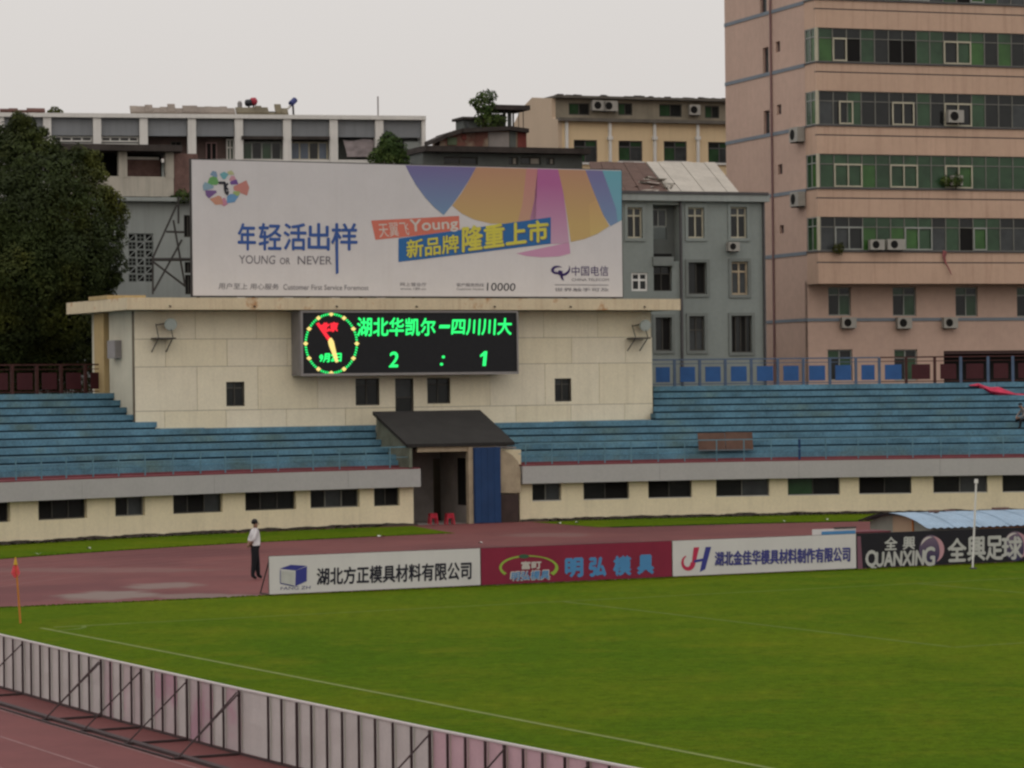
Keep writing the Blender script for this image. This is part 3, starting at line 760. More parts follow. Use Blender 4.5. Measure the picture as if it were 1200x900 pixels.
for a, b in (((207, 240), (179, 302)), ((179, 300), (179, 345)), ((203, 258), (217, 336)), ((213, 281), (180, 341)), ((180, 304), (226, 304)), ((180, 307), (218, 336)), ((195, 271.5), (216, 272)), ((209, 230), (209, 262))):
    tr.tube(tp(*a), tp(*b), .045 if a != (180, 304) else .07, 5)
part(r, 'support_truss', tr, M['steel'])
v1, v2, v3 = -.006, -.010, -.014
zz = (BB.z(600, 290), BB.z(600, 196))
gb = gmat('print_violet_to_blue', (.16, .27, .42), (.17, .14, .32), BB.z(520, 252), zz[1])
go = gmat('print_orange', (.52, .36, .14), (.47, .25, .15), BB.z(600, 262), zz[1])
gp = gmat('print_magenta_fade', (.52, .33, .44), (.42, .12, .30), BB.z(640, 290), BB.z(640, 215))
gp2 = gmat('print_pink', (.53, .27, .42), (.53, .27, .42), 0, 1)
gpo = gmat('print_coral', (.50, .30, .20), (.50, .20, .20), BB.z(620, 262), zz[1])
gv = gmat('print_violet', (.17, .26, .42), (.18, .16, .34), BB.z(700, 262), zz[1])
gt = gmat('print_teal', (.17, .36, .46), (.14, .38, .46), BB.z(720, 262), zz[1])
gy = gmat('print_yellow', (.56, .42, .15), (.53, .31, .145), BB.z(690, 280), BB.z(690, 225))
top = lambda x: 193.4+(x-480)*.0262
poly(r, BB, [(475, top(475)+.5), (558, top(558)+.5), (549, 212), (540, 226), (530, 240), (520, 252), (509, 243), (498, 231), (487, 216), (480, 204)], v1, gb)
poly(r, BB, [(558, top(558)+.5), (617, top(617)+.5), (612, 240), (606, 262), (575, 262), (555, 257), (541, 250), (530, 241), (541, 226), (550, 211)], v1, go)
poly(r, BB, [(617, top(617)+.5), (630, top(630)+.5), (628, 262), (606, 262), (612, 240)], v1, gpo)
poly(r, BB, [(630, top(630)+.5), (654, top(654)+.5), (660, 225), (664, 255), (667, 285), (612, 288), (620, 262), (626, 235)], v1, gp)
poly(r, BB, [(605, 297), (667, 284), (668.5, 297), (655, 300.5), (635, 301.6), (617, 300)], v1, gp2)
poly(r, BB, [(654, top(654)+.5), (686, top(686)+.5), (697, 228), (707, 252), (714, 265), (700, 274), (685, 280), (669, 283.5), (665, 255), (660, 225)], v1, go)
poly(r, BB, [(690, 240), (699, 234), (707, 252), (714, 265), (700, 274), (692, 277)], v2, gy)
poly(r, BB, [(686, top(686)+.5), (706, top(706)+.5), (714, 222), (722, 245), (724, 260.5), (715.5, 265), (707, 252), (697, 228)], v1, gv)
poly(r, BB, [(706, top(706)+.5), (728.3, top(728)+.5), (728.5, 258), (724, 260.5), (722, 245), (714, 222)], v1, gt)
# labels
poly(r, BB, [(435, 258.5), (538, 253), (538.6, 271), (440, 281)], v2, M['salmonlab'], 'label_panel')
poly(r, BB, [(467, 279.5), (645.5, 254.5), (645.5, 285.5), (467, 307)], v3, M['bluelab'], 'label_panel')
lettering(r, BB, '天翼飞', [(443, 262), (478, 260), (480, 276), (445, 278.5)], v2-.004, M['pale'])
lettering(r, BB, 'Young', [(480, 257.5), (536, 256), (537, 270.5), (481, 276)], v2-.004, M['pale'], .015)
lettering(r, BB, '新品牌', [(477.5, 282), (538, 275), (538.5, 296), (477.5, 303)], v3-.004, M['greyink'], .02)
lettering(r, BB, '新品牌', [(476.5, 281.5), (537, 274.5), (537.5, 295.5), (476.5, 302.5)], v3-.012, M['yelink'], .014)
lettering(r, BB, '隆重上市', [(543, 266.5), (643, 259), (643, 283), (543, 296)], v3-.004, M['greyink'], .03)
lettering(r, BB, '隆重上市', [(542, 265.5), (642, 258), (642, 282), (542, 295)], v3-.012, M['yelink'], .03)
for ch, a_, b_ in (('年', 279, 299.5), ('轻', 303.5, 329.5), ('活', 332.7, 358.7), ('出', 361, 386), ('样', 388.5, 418.5)):
    lettering(r, BB, ch, [(a_, 261.8), (b_, 262.1), (b_, 293.2), (a_, 292.8)], v2, M['bbblue'], .022)
poly(r, BB, [(393, 285), (396.4, 285), (396.8, 320), (393.6, 321.5)], v2-.008, M['bbblue'])
lettering(r, BB, 'YOUNG', [(280, 299), (323, 299.5), (322, 309.5), (280.5, 309)], v2, M['greyink'])
lettering(r, BB, 'OR', [(328, 302), (340, 302), (340, 309.7), (328, 309.6)], v2, M['greyink'])
lettering(r, BB, 'NEVER', [(349, 300), (389, 300.5), (389, 310), (349, 309.8)], v2, M['greyink'])
lettering(r, BB, '用户至上 用心服务', [(256.5, 331.5), (327, 332.5), (326.5, 339.5), (256, 339)], v2, M['greyink'])
lettering(r, BB, 'Customer First Service Foremost', [(332, 333), (432, 334.5), (432, 340), (332, 339.5)], v2, M['greyink'])
lettering(r, BB, '网上营业厅', [(469, 331), (500, 331.4), (500, 335.5), (469, 335.2)], v2, M['greyink'])
lettering(r, BB, 'www.189.cn', [(469, 337), (499, 337.2), (499, 339.8), (469, 339.6)], v2, M['greyink'])
lettering(r, BB, '客户服务热线', [(535, 331.5), (567, 331.8), (567, 336), (535, 335.8)], v2, M['greyink'])
lettering(r, BB, 'Customer Hotline', [(535, 337.4), (567, 337.6), (567, 340), (535, 339.8)], v2, M['greyink'])
lettering(r, BB, '10000', [(571, 331.3), (604.5, 332), (603.5, 341), (570.5, 340.6)], v2, M['ink'])
lettering(r, BB, '中国电信', [(670, 312), (713, 311.5), (713, 323.5), (670, 323)], v2, M['purpink'])
lettering(r, BB, 'CHINA TELECOM', [(670, 326.3), (713.5, 326.3), (713.5, 329.3), (670, 329.3)], v2, M['greyink'])
lettering(r, BB, '世界触手可及', [(650, 337.4), (713.5, 337.4), (713.5, 341.6), (650, 341.6)], v2, M['greyink'])
poly(r, BB, [(650, 333.4), (713, 333.8), (713, 334.5), (650, 334.1)], v2, M['greyink'])
for pts in (band(654, 316.5, 6.5, 4.2, '', 3.4, 40, 300), band(659, 314, 8.5, 8, '', 3.0, 200, 385), band(664.5, 322, 6.5, 8, '', 3.0, 140, 240), ell(656, 318.5, 2.2, 1.8, 12)):
    poly(r, BB, pts, v2-.0007*len(pts)/10, M['purpink'], 'logo')
# flower emblem: petals round a small mark
def petal(a, w_, r0, r1, rgb, nm):
    pts = [(262+r0*cos(rad(a-w_*.6)), 221-r0*sin(rad(a-w_*.6))), (262+r1*1.08*cos(rad(a-w_*1.25)), 221-r1*.92*sin(rad(a-w_*1.25))), (262+r1*1.12*cos(rad(a)), 221-r1*1.05*sin(rad(a))),
           (262+r1*1.08*cos(rad(a+w_*1.25)), 221-r1*.92*sin(rad(a+w_*1.25))), (262+r0*cos(rad(a+w_*.6)), 221-r0*sin(rad(a+w_*.6)))]
    poly(r, BB, pts, v2-.0005*(a % 7), mat(nm, rgb, .6, .05), 'emblem_petal')
for a, w_, r0, r1, rgb, nm in ((140, 20, 9, 19, (.14, .34, .12), 'petal_green'), (88, 12, 11, 19, (.16, .38, .42), 'petal_teal'), (120, 8, 16, 23, (.20, .30, .42), 'petal_slate'),
        (68, 9, 18, 22, (.45, .47, .25), 'petal_olive'), (35, 13, 10, 17, (.16, .08, .28), 'petal_violet'), (52, 9, 12, 18, (.52, .27, .32), 'petal_rose'), (2, 17, 12, 27, (.52, .22, .19), 'petal_coral'),
        (-52, 22, 10, 19, (.14, .30, .50), 'petal_blue'), (-88, 10, 11, 20, (.50, .22, .30), 'petal_pink'), (-115, 19, 10, 20, (.52, .26, .18), 'petal_orange'), (-158, 13, 9, 20, (.18, .10, .26), 'petal_plum'), (172, 12, 12, 22, (.24, .36, .44), 'petal_sky'), (-22, 9, 12, 18, (.32, .42, .16), 'petal_leaf')):
    petal(a, w_, r0, r1, rgb, nm)
lettering(r, BB, '飞', [(256.5, 213.5), (267.5, 213.5), (267.5, 228), (256.5, 228)], v2-.006, M['ink'], .03)
# ================================================================== TUNNEL
TU = Frame(A51.p(uLend, -.45, 0), 26.5)
def tz(px, py, v=0): return TU.hit(px, py, v)
r = tun = thing('tunnel_entrance', 'open tunnel between the tiers under a sloping black felt roof', 'tunnel', TU.p(1.8, 1, 0))
fl, fr_, bl, br = tz(477, 521), tz(603, 517.5), tz(436.5, 482, 3.3), tz(562.5, 480.5, 3.3)
zf, zbk = (fl[1]+fr_[1])/2, (bl[1]+br[1])/2
q = [TU.p(fl[0], 0, zf), TU.p(fr_[0], 0, zf), TU.p(br[0], 3.3, zbk), TU.p(bl[0], 3.3, zbk)]
up = Vector((0, 0, .13)); rf = MB(); rf.hexa([p-up for p in q]+q); part(r, 'roof', rf, M['roofblk'])
part(r, 'eave_board', MB().box(TU, fl[0]+.5, fr_[0]-.8, .10, .22, zf-.33, zf-.1), M['beige'])
ul, ur = TU.u(489, 0, 570), TU.u(556, 0, 570)
ck = MB(); ck.prism([TU.p(fl[0]+.12, .05, 2.3), TU.p(fl[0]+.12, 3.25, 2.3), TU.p(fl[0]+.12, 3.25, zbk-.14), TU.p(fl[0]+.12, .05, zf-.14)], TU.a*.12)
part(r, 'left_cheek', ck, mat('mossy_cheek_wall', (.16, .17, .13), .95, .3, 1.5))
urr = TU.u(552, .5, 570)
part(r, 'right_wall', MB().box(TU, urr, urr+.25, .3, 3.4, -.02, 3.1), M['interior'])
part(r, 'gate_post', MB().box(TU, TU.u(548.5, .1, 570), TU.u(556, .1, 570), .02, .28, -.01, 3.05), M['beige'])
uo0, uo1 = TU.u(508, 3.4, 570), TU.u(527, 3.4, 570)
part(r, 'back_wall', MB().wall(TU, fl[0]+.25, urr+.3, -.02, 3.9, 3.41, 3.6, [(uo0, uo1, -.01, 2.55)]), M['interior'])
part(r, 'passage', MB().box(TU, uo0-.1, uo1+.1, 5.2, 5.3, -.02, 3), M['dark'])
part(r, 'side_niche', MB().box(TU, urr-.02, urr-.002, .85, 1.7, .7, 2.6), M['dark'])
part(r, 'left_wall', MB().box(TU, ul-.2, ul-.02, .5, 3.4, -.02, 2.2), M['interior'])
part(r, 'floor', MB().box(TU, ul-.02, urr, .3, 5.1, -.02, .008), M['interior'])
# right stair cheek
v = .1
pts = [(584, 525), (591, 528), (600, 533), (607, 541), (610.5, 552), (610, 577.5), (585, 577.5)]
sc_ = MB(); sc_.prism([TU.p(*(lambda h: (h[0], v, h[1]))(TU.hit(x, y, v))) for x, y in pts], TU.b*.5)
part(r, 'stair_cheek', sc_, M['beige'])
part(r, 'service_hatch', MB().box(TU, TU.u(586, .12, 590), TU.u(608, .12, 590), .12, .5, -.01, TU.z(597, 579, .12)), mat('dark_brown_hatch', (.055, .035, .03), .8, .2, 3))
part(r, 'infill_wall', MB().box(TU, urr+.26, TU.u(611, .62, 570), .62, 3.0, -.02, 2.9), M['cream2'])
part(r, 'soffit', MB().box(TU, ul-.2, TU.u(600, 1, 520), .62, 3.35, 2.95, 3.02), M['interior'])
b_ = MB(); d0, d1 = TU.u(556.5, -.08, 570), TU.u(586.5, -.08, 570); zt_ = TU.z(570, 525, -.08)
r = thing('blue_door', 'tall dark blue metal door leaf standing open beside the tunnel mouth', 'door', TU.p((d0+d1)/2, -.05, 0))
for k in range(4):
    a = d0+(d1-d0)*k/4; b = d0+(d1-d0)*(k+1)/4
    part(r, 'door_sheet', MB().box(TU, a+.004, b-.004, -.10, -.06, .02, zt_), M['deepblue'])
part(r, 'door_frame', MB().wall(TU, d0-.03, d1+.03, .0, zt_+.03, -.055, -.01, [(d0+.05, d1-.05, .06, zt_-.05)]), M['deepblue'])
# red stools
def stool(px, label):
    g = ground(px, 614.6); fr = Frame(g, 20); r = thing('stool', label, 'stool', g, 'red plastic stools by the tunnel')
    part(r, 'seat', MB().box(fr, -.14, .14, -.14, .14, .40, .44), M['red'])
    for a, b in ((-1, -1), (1, -1), (1, 1), (-1, 1)):
        t = MB(); t.hexa([fr.p(a*.15+x, b*.15+y, .008) for x, y in ((-.03, -.02), (.03, -.02), (.03, .02), (-.03, .02))]+[fr.p(a*.115+x, b*.115+y, .398) for x, y in ((-.03, -.02), (.03, -.02), (.03, .02), (-.03, .02))])
        part(r, 'leg', t, M['red'])
    part(r, 'apron', MB().wall(fr, -.125, .125, .25, .399, -.13, -.115, []), M['red'])
stool(507.5, 'red plastic stool left in the tunnel mouth'); stool(527, 'red plastic stool right in the tunnel mouth, nearer the blue door')

# ================================================================== FAR ADVERTISING BOARDS
def far_board(x0, x1, label, face):
    u0, u1 = FB.u(x0, 0, 675), FB.u(x1, 0, 675); h = 1.05
    r = thing('advertising_board', label, 'advertising board', FB.p((u0+u1)/2, .2, 0.012), 'boards along the far goal line')
    part(r, 'banner', MB().box(FB, u0+.015, u1-.015, 0, .012, .05, h), M[face])
    part(r, 'frame', MB().wall(FB, u0+.01, u1-.01, .04, h+.01, .014, .045, [(u0+.06, u1-.06, .09, h-.04)]), M['steel'])
    n = max(2, round((u1-u0)/1.9))
    for k in range(n+1):
        u = u0+.05+(u1-u0-.1)*k/n; t = MB()
        t.tube(FB.p(u, .05, h-.05), FB.p(u, .75, .03), .018, 5); t.tube(FB.p(u, .05, .04), FB.p(u, .78, .04), .018, 5)
        part(r, 'brace', t, M['railred'] if k else M['steel'])
    return r
v = -.005
r = far_board(315, 563.5, 'white advertising board with blue cube logo and black Chinese company name', 'bwhite')
poly(r, FB, [(327.5, 666.5), (341, 661.8), (359.5, 663), (346.5, 668.5)], v, M['navyl'], 'logo')
poly(r, FB, [(346.5, 668.8), (359.8, 663.6), (359.6, 681), (346, 687)], v-.001, M['navyl'], 'logo')
poly(r, FB, [(329, 668.6), (344.8, 670.2), (344.6, 686), (329, 683)], v-.002, M['silver'], 'logo')
poly(r, FB, [(328.2, 667.8), (329, 667.9), (329, 684), (328.2, 683.8)], v-.004, M['navyl'], 'logo')
poly(r, FB, [(328.2, 683), (345, 686.4), (345, 687.4), (328.2, 684)], v-.005, M['navyl'], 'logo')
lettering(r, FB, 'FANG ZH', [(329, 688), (364, 686.3), (363.5, 690.3), (328.5, 691.5)], v, M['navy'])
lettering(r, FB, '湖北方正模具材料有限公司', [(372.5, 666), (553, 658), (552, 678.5), (371.5, 685.5)], v, M['ink'], .012, shear=-.02)
r = far_board(563.5, 788, 'crimson advertising board with lime ring logo and pale blue Chinese letters', 'bred')
poly(r, FB, band(619.5, 665, 33, 13.5, 3.5, 1.2, 215, 60, 22), v, M['lime'], 'logo')
poly(r, FB, band(619.5, 665, 33, 13.5, .8, 4.8, 75, -35, 22), v-.001, M['lime'], 'logo')
poly(r, FB, ell(614, 652, 6, 2.4), v-.002, mat('dark_green_ink', (.04, .12, .06), .6, .05), 'logo')
lettering(r, FB, '富町', [(611, 658.5), (634, 657.5), (634, 666), (611, 667)], v-.003, M['pale'], .012)
lettering(r, FB, '明弘模具', [(599, 670), (645, 667.5), (644, 679), (598, 680.5)], v-.003, M['pale'], .02)
lettering(r, FB, '明弘模具', [(600, 670.6), (644.5, 668.2), (643.5, 678.4), (599, 680)], v-.010, M['cyan'], .006)
for ch, a, b, c, d in (('明', 663, 682.5, 655, 675.8), ('弘', 691, 709.5, 654, 674.8), ('模', 719.5, 739, 652.6, 673.6), ('具', 747.5, 765.5, 651.4, 672.2)):
    lettering(r, FB, ch, [(a, c), (b, c-.6), (b, d-.6), (a, d)], v, M['cyan'], .03)
r = far_board(788, 1004, 'white advertising board with red and blue hooked logo and violet Chinese company name', 'bwhite')
poly(r, FB, band(806, 659, 6.2, 7.6, 1.6, 6.2, 110, 360, 18), v, M['redink'], 'logo')
poly(r, FB, [(813, 641.5), (819.5, 641.3), (815, 660), (810.5, 662)], v-.001, M['redink'], 'logo')
poly(r, FB, [(827, 641), (833.5, 640.8), (826.5, 667), (820, 670.5), (822.5, 659)], v-.001, M['navyl'], 'logo')
poly(r, FB, [(813.5, 656.3), (828, 653.5), (827, 657), (813, 659.5)], v-.002, M['navyl'], 'logo')
lettering(r, FB, '湖北金佳华模具材料制作有限公司', [(838.5, 646.4), (996.5, 640.5), (995.5, 657.6), (837.5, 662.8)], v, M['navyl'], .008, shear=-.02)
lettering(r, FB, '湖北金佳华模具材料制作有限公司', [(839.4, 647), (997.4, 641.1), (996.4, 658.2), (838.4, 663.4)], v+.003, M['greyink'], .006, shear=-.02)
r = far_board(1004, 1262, 'black advertising board with silver QUANXING lettering and moon pictures', 'bblack')
poly(r, FB, [(1004.4, 628.6), (1008.5, 628.4), (1011, 667), (1005.2, 667.3)], v, mat('mauve_strip', (.20, .09, .12), .6, .05), 'print_shape')
lettering(r, FB, '全', [(1037, 629.8), (1051.5, 629.3), (1051, 644), (1036.3, 644.5)], v, M['silver'], .012)
lettering(r, FB, '興', [(1058.5, 629.2), (1072.3, 628.7), (1072, 643.6), (1058, 644)], v, M['silver'], .012)
moon = gmat('moon_print', (.025, .02, .07), (.16, .11, .16), FB.z(1090, 656), FB.z(1090, 630))
moonl = mat('moon_pink_rim', (.50, .28, .30), .6, .1)
for cx in (1091, 1190):
    dy = -(cx-1091)*.045
    poly(r, FB, ell(cx, 644.5+dy, 14, 17.5, 28), v, moon, 'moon_print')
    poly(r, FB, band(cx, 644.5+dy, 12.8, 16, '', 5.5, -60, 80), v-.001, moonl, 'moon_print')
    poly(r, FB, band(cx, 645+dy, 12.5, 15.5, '', 2.5, 80, 160), v-.001, M['pale'], 'moon_print')
lettering(r, FB, 'Q', [(1015, 645.5), (1028, 645), (1027.5, 667), (1014.5, 667)], v-.003, M['silver'], .02)
lettering(r, FB, 'UANXIN', [(1027, 647.5), (1083, 644.8), (1082, 662), (1026.5, 663.8)], v-.003, M['silver'], .02)
lettering(r, FB, 'G', [(1083, 641.5), (1095.5, 641), (1095, 662.5), (1082.5, 663)], v-.003, M['silver'], .02)
for ch, a, b, c, d in (('全', 1111, 1132, 631.5, 658), ('興', 1134, 1154.5, 629, 657), ('足', 1155.5, 1175, 629, 656), ('球', 1174, 1197.5, 629.5, 655.5)):
    lettering(r, FB, ch, [(a, c), (b, c-.7), (b, d-.7), (a, d)], v-.003, M['silver'], .022)
# things standing behind the far boards
f2 = Frame(FB.p(0, .95, 0), FB.deg)
u0, u1 = f2.u(952.5, 0, 625), f2.u(1003, 0, 625)
r = thing('small_board', 'low white board with blue stripe showing above the white far board', 'board', f2.p((u0+u1)/2, 0, 0))
part(r, 'panel', MB().box(f2, u0, u1, 0, .04, .012, 1.17), M['bwhite'])
part(r, 'blue_stripe', MB().box(f2, u0+.3, u1-.02, -.012, -.002, .93, 1.10), M['cyan'])
part(r, 'top_bar', MB().box(f2, u0+.75, u1, -.03, .06, 1.172, 1.21), M['steel'])
u0, u1 = f2.u(1006, .5, 625), f2.u(1044, .5, 625)
single('maroon_mat', 'maroon padded mat folded behind the black far board', 'mat', MB().box(f2, u0, u1, .5, 1.4, .012, 1.02), mat('maroon_vinyl_mat', (.13, .025, .035), .6, .1, 2))
# arched shelter over the jump mats
e = atd(1091, 92.0); SH = Frame((e.x, e.y), 20.0)
r = thing('jump_mat_shelter', 'low arched shelter with pale blue corrugated roof behind the black board', 'shelter', SH.p(5, 2, 0))
LEN, DP, ez, pk = 11.5, 4.2, 1.09, 1.39
def rz(v): t = v/DP; return ez+(pk-ez)*math.sin(pi*min(1, max(0, t)))**.8
ns = 14
for k in range(12):                              # corrugated sheets
    a, b = -.35+LEN*k/12, -.35+LEN*(k+1)/12; sh = MB(); prev = None
    for i in range(ns+1):
        v_ = -.25+(DP+.45)*i/ns; z_ = rz(v_)-.06*(v_ < 0)+.012*noise.noise(Vector((k*2., v_, 1)))
        row = []
        for j in range(9): uu = a+(b-a+.04)*j/8; row.append(SH.p(uu, v_, z_+.018*cos(j*pi)+.002*(k % 2)))
        if prev:
            for j in range(8): sh.face(prev[j], prev[j+1], row[j+1], row[j])
        prev = row
    part(r, 'roof_sheet', sh, M['corr'])
gp_ = MB(); pts = [SH.p(0, 0, .01), SH.p(0, 0, ez-.03)]+[SH.p(0, DP*i/10, rz(DP*i/10)-.03) for i in range(1, 10)]+[SH.p(0, DP, ez-.03), SH.p(0, DP, .01)]
gp_.prism(pts, SH.a*.04); part(r, 'end_panel', gp_, M['greenwall'])
part(r, 'door_panel', MB().box(SH, -.02, -.003, 1.3, 2.6, .02, 1.30), M['peach'])
part(r, 'door_edge', MB().box(SH, -.03, -.003, 1.22, 1.295, .02, 1.31), M['orange'])
part(r, 'front_wall', MB().box(SH, .05, LEN-.4, .02, .06, .01, ez-.05), M['greenwall'])
part(r, 'fascia_strip', MB().box(SH, 1.6, LEN-.4, -.03, .015, ez-.17, ez-.09), M['orange'])
part(r, 'front_trim', MB().box(SH, 2.0, LEN-.6, -.04, .012, ez-.27, ez-.19), M['cremeframe'])
for k, (uu, vv) in enumerate(((1.0, 1.8), (2.2, 3.0), (3.55, 2.4), (3.9, 2.6), (7, 2.8))):
    p = SH.p(uu, vv, rz(vv)+.02); m_ = MB(); m_.box(Frame(p, 15*k), -.16, .16, -.08, .08, p.z, p.z+.07)
    single('brick', ['grey brick weighting the shelter roof at its left end', 'brick lying on the shelter roof near the back', 'brick on the shelter roof left of the white pole', 'dark brick on the roof just right of the white pole', 'brick on the shelter roof farthest right'][k], 'brick', m_, M['brick'], 'bricks weighting the shelter roof')
# white pole
g = ground(1140.5, 667); r = thing('white_pole', 'thin white pole standing on the grass before the black board', 'pole', g)
part(r, 'pole', MB().tube(g+Vector((-.02, 0, 0)), g+Vector((.12, 0, 2.56)), .028, 8, .03), M['white'])
part(r, 'cap', MB().tube(g+Vector((.115, 0, 2.5)), g+Vector((.122, 0, 2.62)), .062, 8, .05), M['white'])
part(r, 'foot', MB().tube(g, g+Vector((0, 0, .05)), .12, 10, .10), M['steel'])
# corner flag
g = ground(24, 731); r = thing('corner_flag', 'orange corner flag pole with red and yellow pennant', 'corner flag', g)
tpv = g+Vector((-.10, 0, 1.56))
part(r, 'pole', MB().tube(g, tpv, .026, 8, .02), mat('orange_pole', (.55, .20, .03), .6, .1))
fm = MB(); prev = None
for i in range(7):
    t = i/6; h = .16*(1-t*.5); c = tpv+Vector((-.07*t, .04*sin(t*6), -.20-.10*t))
    row = [c+Vector((-.05*t, 0, -h)), c+Vector((.03*sin(t*4), .015, 0)), c+Vector((.04*(1-t), 0, h))]
    if prev: fm.face(prev[0], row[0], row[1], prev[1]); fm.face(prev[1], row[1], row[2], prev[2])
    prev = row
# folded hanging cloth: a few overlapping leaves around the pole
cl = MB()
for k in range(6):
    a = k*1.05; d = Vector((cos(a), sin(a), 0))*.085
    cl.face(tpv+Vector((0, 0, -.08)), tpv+d*.7+Vector((0, 0, -.2)), tpv+d*1.25+Vector((0, 0, -.36)), tpv+d*.3+Vector((.0, 0, -.48)), tpv+Vector((.01, 0, -.44)))
part(r, 'flag', cl, mat('pennant_red', (.85, .12, .15), .8, .15, 8))
ty = MB(); ty.tube(tpv+Vector((0, 0, -.16)), tpv+Vector((0, 0, .02)), .055, 8, .012); part(r, 'yellow_top', ty, M['yellow'])
# litter
for k, (x, y) in enumerate(((104, 643.5), (447, 629.3), (45, 650), (655, 614), (676, 613), (920, 611.5), (968, 609.5), (563, 637))):
    g = ground(x, y); m_ = MB(); a = k*.9; s_ = .16 if k in (1,) else .09
    p = [g+Vector((cos(a+t)*s_*(1.4 if i % 2 else 1), sin(a+t)*s_, .02+.05*(i % 2))) for i, t in enumerate((0, 1.4, 2.9, 4.3))]
    m_.face(*p[:3]); m_.face(p[0], p[2], p[3])
    single('paper_scrap', ['white paper scrap on the left grass verge', 'largest white paper scrap, flat on the verge left of the tunnel', 'paper scrap on the verge near the corner flag', 'paper scrap on the verge beside the right wall foot', 'second paper scrap by the right wall foot',
            'paper scrap on the right verge', 'paper scrap on the right verge close to the shelter', 'paper scrap on the red track before the tunnel'][k], 'litter', m_, M['paper'], 'scraps of litter', loc=g)
# brown board leaning over the tiers
v_ = .66; u0, u1 = A51.u(818, v_, 515), A51.u(882, v_, 515)
za, zb_ = A51.z(850, 528, v_), A51.z(850, 507, v_+.1)
r = thing('brown_board', 'two brown wooden boards lying against the right tiers behind the railing', 'boards', A51.p((u0+u1)/2, v_, za))
for k in range(2):
    a, b = (u0, (u0+u1)/2-.01) if k == 0 else ((u0+u1)/2+.01, u1)
    m_ = MB(); m_.hexa([A51.p(a, v_-.1, za), A51.p(b, v_-.1, za), A51.p(b, v_+.05, zb_), A51.p(a, v_+.05, zb_+.02*k)]+[A51.p(a, v_-.06, za), A51.p(b, v_-.06, za), A51.p(b, v_+.09, zb_), A51.p(a, v_+.09, zb_+.02*k)])
    part(r, 'board', m_, M['wood'])
# red cloth draped over top tiers
cl = MB(); prev = None
ctr = [(1136, 451.8, .3), (1146, 451.5, 1.6), (1153, 454, 1.2), (1160, 457.5, 2.2), (1170, 458.5, 3.2), (1180, 460.5, 2.2), (1190, 462.3, .9), (1204, 463, .8)]
for i, (x, y, h) in enumerate(ctr):
    k = 9 if i < 2 else 8; v_ = .95+DEP*k-.14; u, z = A51.hit(x, y, v_); s_ = 27.5
    h *= 1.5; row = [A51.p(u, v_-.02*(i % 2), z-h/s_), A51.p(u+.04, v_-.13, z-.3*h/s_), A51.p(u-.03, v_-.05, z+.3*h/s_), A51.p(u, v_+.05, z+h/s_), A51.p(u+.05, v_+.4, z+h/s_+.02)]
    if prev:
        for j in range(4): cl.face(prev[j], row[j], row[j+1], prev[j+1])
    prev = row
single('red_cloth', 'crumpled bright red cloth banner lying over the top right tiers', 'cloth', cl, M['redcloth'], smooth=True)

# ================================================================== NEAR BOARDS seen from behind
ptsT = [(0, 744.6), (27, 751), (118.5, 772), (166, 784), (220, 796.5), (283, 808.5), (330, 819.5), (421, 838), (505, 855), (592, 872.5), (636, 881.5), (690, 892), (735, 900.5)]
def topy(x):
    for (a, b), (c, d) in zip(ptsT, ptsT[1:]):
        if x <= c or c == 735: return b+(d-b)*(x-a)/(c-a) if x > 0 else b+x*.235
NH = .985
rel = [-40, -27, -16, -5.8, 5.2, 15.9, 27, 37, 47.7, 58.7, 70.2, 81.8, 93.4, 105, 119, 130, 142, 154.6, 166, 178.6, 191, 205.8, 219.7, 233.5, 248, 262.4, 281, 315, 330.7, 348.6, 365.6, 383.9, 401.7, 421.3, 440.4, 461.2, 482.9, 504.5, 525.4, 546.2, 569.6, 592, 614, 636.7, 663, 690, 715, 742, 770, 800]
secs = [(-40, 119, 'bback', (27,), (119,)), (119, 281, 'bbackm', (166, 219.7), (281,)), (281, 504.5, 'bback', (), (504.5,)), (504.5, 800, 'bbackp', (592, 690), (800,))]
labs = ['back of white pitchside board at the left frame edge, with dark ribs and braces', 'back of mottled pink and white pitchside board with dark ribs and three braces',
        'back of white pitchside board without braces until its right end post', 'back of pink pitchside board in the foreground leaving the frame at the bottom']
